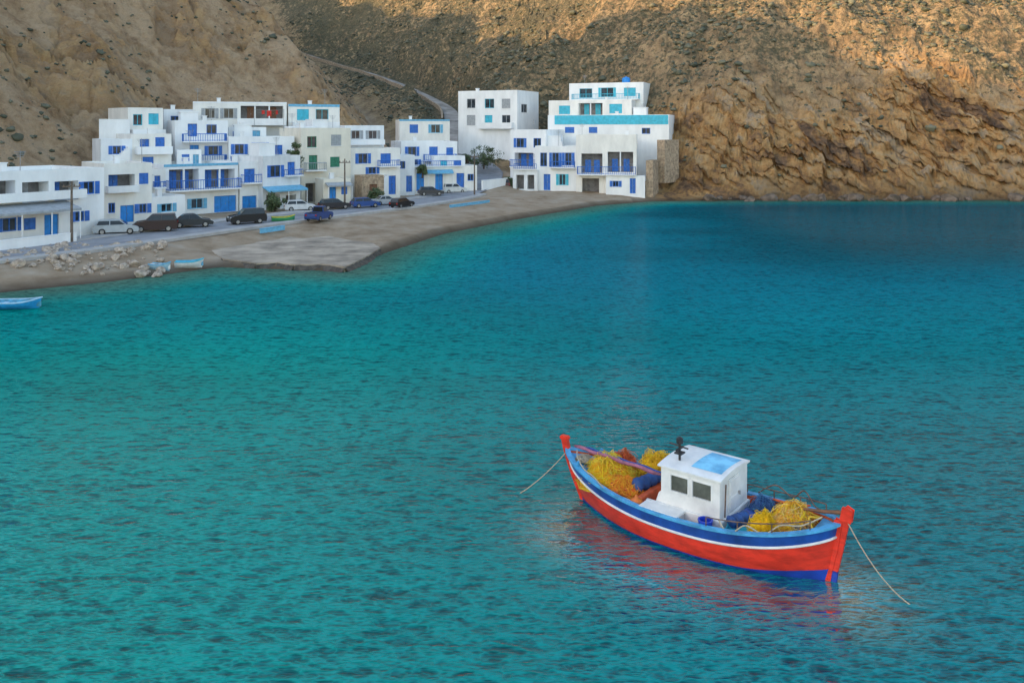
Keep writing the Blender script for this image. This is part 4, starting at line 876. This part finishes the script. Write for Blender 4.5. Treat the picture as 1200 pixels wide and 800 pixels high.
def net(label, loc, rx, ry, rz_, cols, n=130, seed=0, cat='net', name='fishing_net', floats=0):
    rr = random.Random(seed); bm = bmesh.new(); bmesh.ops.create_icosphere(bm, subdivisions=5, radius=1)
    sv = V((seed*3.1, seed*1.7, 0))
    def R_(d): return .90+.26*mnoise.noise(d*1.7+sv)+.15*mnoise.noise(d*5+sv)+.06*mnoise.noise(d*13+sv)
    lump = MB(); vs = []
    for v in bm.verts:
        d = v.co.normalized(); k = R_(d)+.05*mnoise.noise(d*31); vs.append((d.x*rx*k, d.y*ry*k, max(-.02, d.z*rz_*k)))
    lump.add(vs, [tuple(v.index for v in f_.verts) for f_ in bm.faces], 0); bm.free()
    for q_ in range(n):
        a = rr.uniform(0, 6.28); e = rr.uniform(-.1, 1.3); da = rr.gauss(0, .16); de = rr.gauss(0, .14); pts = []; lift = rr.uniform(.0, .13)
        for k in range(12):
            d = V((math.cos(a)*math.cos(e), math.sin(a)*math.cos(e), math.sin(e))); kk = R_(d)+rr.uniform(-.02, .07)+lift*math.sin(k*.29)*2
            pts.append(V((d.x*rx*kk, d.y*ry*kk, max(.01, d.z*rz_*kk)))); da += rr.gauss(0, .16); de += rr.gauss(0, .16); a += da; e = min(1.5, max(-.1, e+de))
        lump.tube(pts, rr.uniform(.004, .009), 3, rr.randrange(1, len(cols)), cap=False)
    o = lump.build(name, [M('net_'+str(cols[i]), cols[i], .8, .08, 9, .03, 30) for i in range(len(cols))], smooth=True); place(o, loc); tag(o, label, cat)
    for k in range(floats):
        a = rr.uniform(0, 6.28); e = rr.uniform(.2, 1.3); d = V((math.cos(a)*math.cos(e), math.sin(a)*math.cos(e), math.sin(e))); kk = R_(d)+.04
        fm = MB(); fm.lathe([(.01, -.05), (.05, -.045), (.065, 0), (.05, .045), (.01, .05)], 8, 0, Matrix.Translation((d.x*rx*kk, d.y*ry*kk, d.z*rz_*kk))); fm.build('float', M('net_float', (.6, .12, .03), .5), o, True)
    return o
YL1, YL2, YL3 = (1.0, .56, .004), (1.0, .68, .01), (1.0, .80, .08)
net('big yellow fishing net heap in the bow on the near side', (2.45, .16, .74), .80, .64, .74, [YL1, YL2, YL3, (1.0, .40, .02)], 420, 1, floats=4)
net('orange and red net heap just behind the big yellow heap', (1.75, .52, .62), .64, .48, .56, [(.85, .15, .02), (.98, .28, .03), (1.0, .48, .03)], 260, 2, floats=6)
net('small yellow net heap on the far side of the bow', (1.45, -.78, .66), .60, .42, .88, [YL1, YL2, (1.0, .56, .03)], 240, 3)
net('dark red net heap at the far rail of the bow', (2.35, -.60, .78), .46, .36, .72, [(.55, .06, .02), (.8, .12, .03), (.75, .18, .05)], 160, 4)
net('tan and yellow net heap near the stern', (-2.85, -.05, .74), .66, .58, .74, [(.90, .56, .12), (.95, .70, .26), (1.0, .68, .03), (1.0, .42, .03)], 380, 5, floats=6)
net('bright yellow bag shaped net heap between tan heap and wheelhouse', (-2.3, .42, .74), .42, .36, .62, [(1.0, .56, .004), (1.0, .64, .01), (1.0, .60, .01)], 120, 6)
net('coil of brown rope lying by the stern rail', (-3.2, .26, .92), .32, .26, .34, [(.2, .13, .08), (.42, .3, .17), (.4, .36, .3)], 90, 8, 'rope', 'rope_coil')
net('dark blue net bundle between wheelhouse and far rail', (-1.8, -.75, .70), .45, .35, .48, [(.03, .08, .22), (.05, .15, .4), (.1, .3, .5)], 90, 9)
net('coil of pale rope on the foredeck beside the stem', (3.35, .1, 1.2), .26, .2, .16, [(.4, .33, .24), (.6, .52, .4), (.5, .45, .35)], 60, 12, 'rope', 'rope_coil')
mb = MB(); mb.box(-.55, .55, -.22, .22, 0, .28); mb.box(-.58, .58, -.25, .25, .284, .34)
tag(place(mb.build('storage_box', WHP, bevel=.02), (.25, 1.07, .66)), 'white lidded box on the side deck beside the wheelhouse', 'box')
def fish_crate(label, loc, rz, mat):
    mb = MB(); mb.box(-.3, .3, -.2, .2, 0, .03)
    for x in (-.3, .28): mb.box(x, x+.02, -.2, .2, .032, .2)
    for y in (-.2, .18): mb.box(-.278, .278, y, y+.02, .032, .2)
    mb.box(-.32, .32, -.22, -.202, .17, .2); mb.box(-.32, .32, .202, .22, .17, .2)
    tag(place(mb.build('fish_crate', mat), loc, rz), label, 'crate')
fish_crate('turquoise fish crate on the deck behind the wheelhouse on the near side', (-1.75, .78, .72), .2, TURQ)
fish_crate('white fish crate on the deck by the orange net', (1.3, .68, .66), -.15, WHP)
fish_crate('orange fish crate tucked against the far rail near the stern', (-2.35, -.7, .8), .3, M('orange_plastic', (.75, .2, .03), .45))
mb = MB(); mb.lathe([(.13, 0), (.16, .02), (.18, .34), (.195, .35), (.195, .38), (.16, .38), (.14, .1), (.01, .09)], 14)
tag(place(mb.build('bucket', M('royal_blue_plastic', (.02, .06, .5), .35)), (-1.0, 1.06, .68)), 'royal blue plastic bucket by the near rail', 'bucket')
def roll(label, a, b_, r_, mat, name='rolled_tarpaulin', cat='tarpaulin'):
    a = V(a); b_ = V(b_); mb = MB(); n_ = 14; pts = []; rr = []
    for i in range(n_+1):
        t = i/n_; pts.append(a.lerp(b_, t)-a+V((0, 0, .02*math.sin(t*19)))); rr.append(r_*(1+.12*math.sin(t*23+1))*(1 if .05 < t < .95 else .7))
    mb.tube(pts, rr, 12); return tag(place(mb.build(name, mat, smooth=True), a), label, cat)
TARP = M('dark_blue_tarpaulin', (.015, .07, .25), .55, .3, 4, .03, 12)
roll('dark blue rolled tarpaulin in front of the wheelhouse', (1.2, -.45, 1.1), (1.4, .55, 1.1), .18, TARP)
roll('dark blue rolled tarpaulin behind the wheelhouse', (-1.52, .75, 1.0), (-1.75, .2, 1.05), .16, TARP)
roll('mauve painted boom lying from the bow to the wheelhouse', (3.75, -.02, 1.50), (.6, .45, 1.60), .05, M('mauve_pole', (.38, .13, .2), .5, .3, 3), 'boom', 'pole')
roll('blue oar lying beside the mauve boom', (3.5, -.2, 1.46), (.7, .15, 1.52), .035, BLP, 'oar', 'oar')
roll('orange painted pole lying along the far rail behind the wheelhouse', (-1.3, -1.05, 1.0), (-3.0, -.85, 1.3), .035, ORNG, 'pole', 'pole')
mb = MB(); mb.lathe([(.02, 0), (.16, .04), (.22, .2), (.16, .36), (.05, .42), (.03, .48)], 14); tag(place(mb.build('mooring_buoy', M('orange_buoy', (.7, .18, .03), .45), smooth=True), (1.05, 1.0, .62)), 'orange buoy by the near rail ahead of the white box', 'buoy')
ROPE = M('pale_rope', (.5, .42, .3), .8, .2, 30)
def rope(label, a, b_, sag, r_=.014):
    a, b_ = V(a), V(b_); mb = MB(); pts = [a.lerp(b_, i/20)-V((0, 0, sag*4*(i/20)*(1-i/20))) for i in range(21)]
    mb.tube(pts, r_, 6); tag(mb.build('mooring_rope', ROPE, smooth=True), label, 'rope')
rope('mooring rope running from the bow into the water', RB @ V((3.95, .1, 1.35)), G(604, 581, -.1), .12)
rope('mooring rope running from the rudder into the water', RB @ V((-4.18, .05, 1.6)), G(1082, 717, -.1), .35)
def deck_rope(label, pts, mat=None, r_=.018):
    P_ = [V(p) for p in pts]; cv = []
    for i in range(len(P_)-1):
        p0, p1, p2, p3 = P_[max(i-1, 0)], P_[i], P_[i+1], P_[min(i+2, len(P_)-1)]
        for j in range(8):
            t = j/8; cv.append(.5*((2*p1)+(p2-p0)*t+(2*p0-5*p1+4*p2-p3)*t*t+(3*p1-p0-3*p2+p3)*t**3))
    mb = MB(); mb.tube(cv, r_, 6); tag(place(mb.build('deck_rope', mat or ROPE, smooth=True), (0, 0, 0)), label, 'rope')
deck_rope('slack pale rope draped over the near stern rail', [(-1.4, 1.15, 1.2), (-1.7, 1.2, .95), (-2.1, 1.14, 1.25), (-2.5, .98, 1.1), (-2.9, .9, 1.4), (-3.3, .6, 1.4), (-3.7, .2, 1.6)])
deck_rope('white rope running along the bow near the cap rail', [(3.6, .1, 1.45), (3.3, .5, 1.4), (2.9, .75, 1.25), (2.5, .9, 1.2), (2.0, 1.1, 1.05), (1.5, 1.1, .8)])
deck_rope('dark rope looped over the far stern rail', [(-1.5, -1.1, 1.15), (-2.0, -1.05, 1.5), (-2.5, -.95, 1.35), (-2.9, -.7, 1.7), (-3.3, -.4, 1.5), (-3.8, .0, 1.65)], RUST)
deck_rope('yellow hose lying across the after deck', [(-3.5, .4, 1.3), (-3.3, .1, 1.42), (-3.5, -.2, 1.35), (-3.2, -.4, 1.3), (-2.9, -.5, 1.35)], M('yellow_hose', (.8, .5, .03), .5), .025)

# ------------------------------------------------------------------ light, world, camera
SUN = Vector((-.88, -.47, 0)).normalized(); EL = math.radians(12)
to = Vector((SUN.x*math.cos(EL), SUN.y*math.cos(EL), math.sin(EL)))
ld = bpy.data.lights.new('sun', 'SUN'); ld.energy = 5.0; ld.angle = math.radians(.6); ld.color = (1, .64, .30)
ld.energy = 6.5
lo = bpy.data.objects.new('sun', ld); COL.objects.link(lo); lo.rotation_euler = to.to_track_quat('Z', 'Y').to_euler(); lo.location = (-50, -50, 100)
w = bpy.data.worlds.new('World'); scene.world = w; w.use_nodes = True; nt = w.node_tree
sky = nt.nodes.new('ShaderNodeTexSky'); sky.sky_type = 'NISHITA'; sky.sun_disc = False; sky.sun_elevation = EL; sky.sun_rotation = math.atan2(to.x, to.y)
bg = nt.nodes['Background']; bg.inputs['Strength'].default_value = .60
mm = nt.nodes.new('ShaderNodeMix'); mm.data_type = 'RGBA'; mm.blend_type = 'MULTIPLY'; mm.inputs[0].default_value = 1.0; mm.inputs[7].default_value = (1.07, 1.0, .93, 1)
nt.links.new(sky.outputs[0], mm.inputs[6]); nt.links.new(mm.outputs[2], bg.inputs['Color'])
cd = bpy.data.cameras.new('camera'); cam = bpy.data.objects.new('camera', cd); COL.objects.link(cam)
cam.location = (0, 0, CH); cam.rotation_euler = (math.pi/2, 0, 0); cd.lens = 30; cd.sensor_width = 36; cd.shift_y = -250/1200; cd.clip_end = 2000; cd.clip_start = .1
scene.camera = cam
scene.view_settings.view_transform = 'Standard'; scene.view_settings.look = 'None'; scene.view_settings.exposure = 0
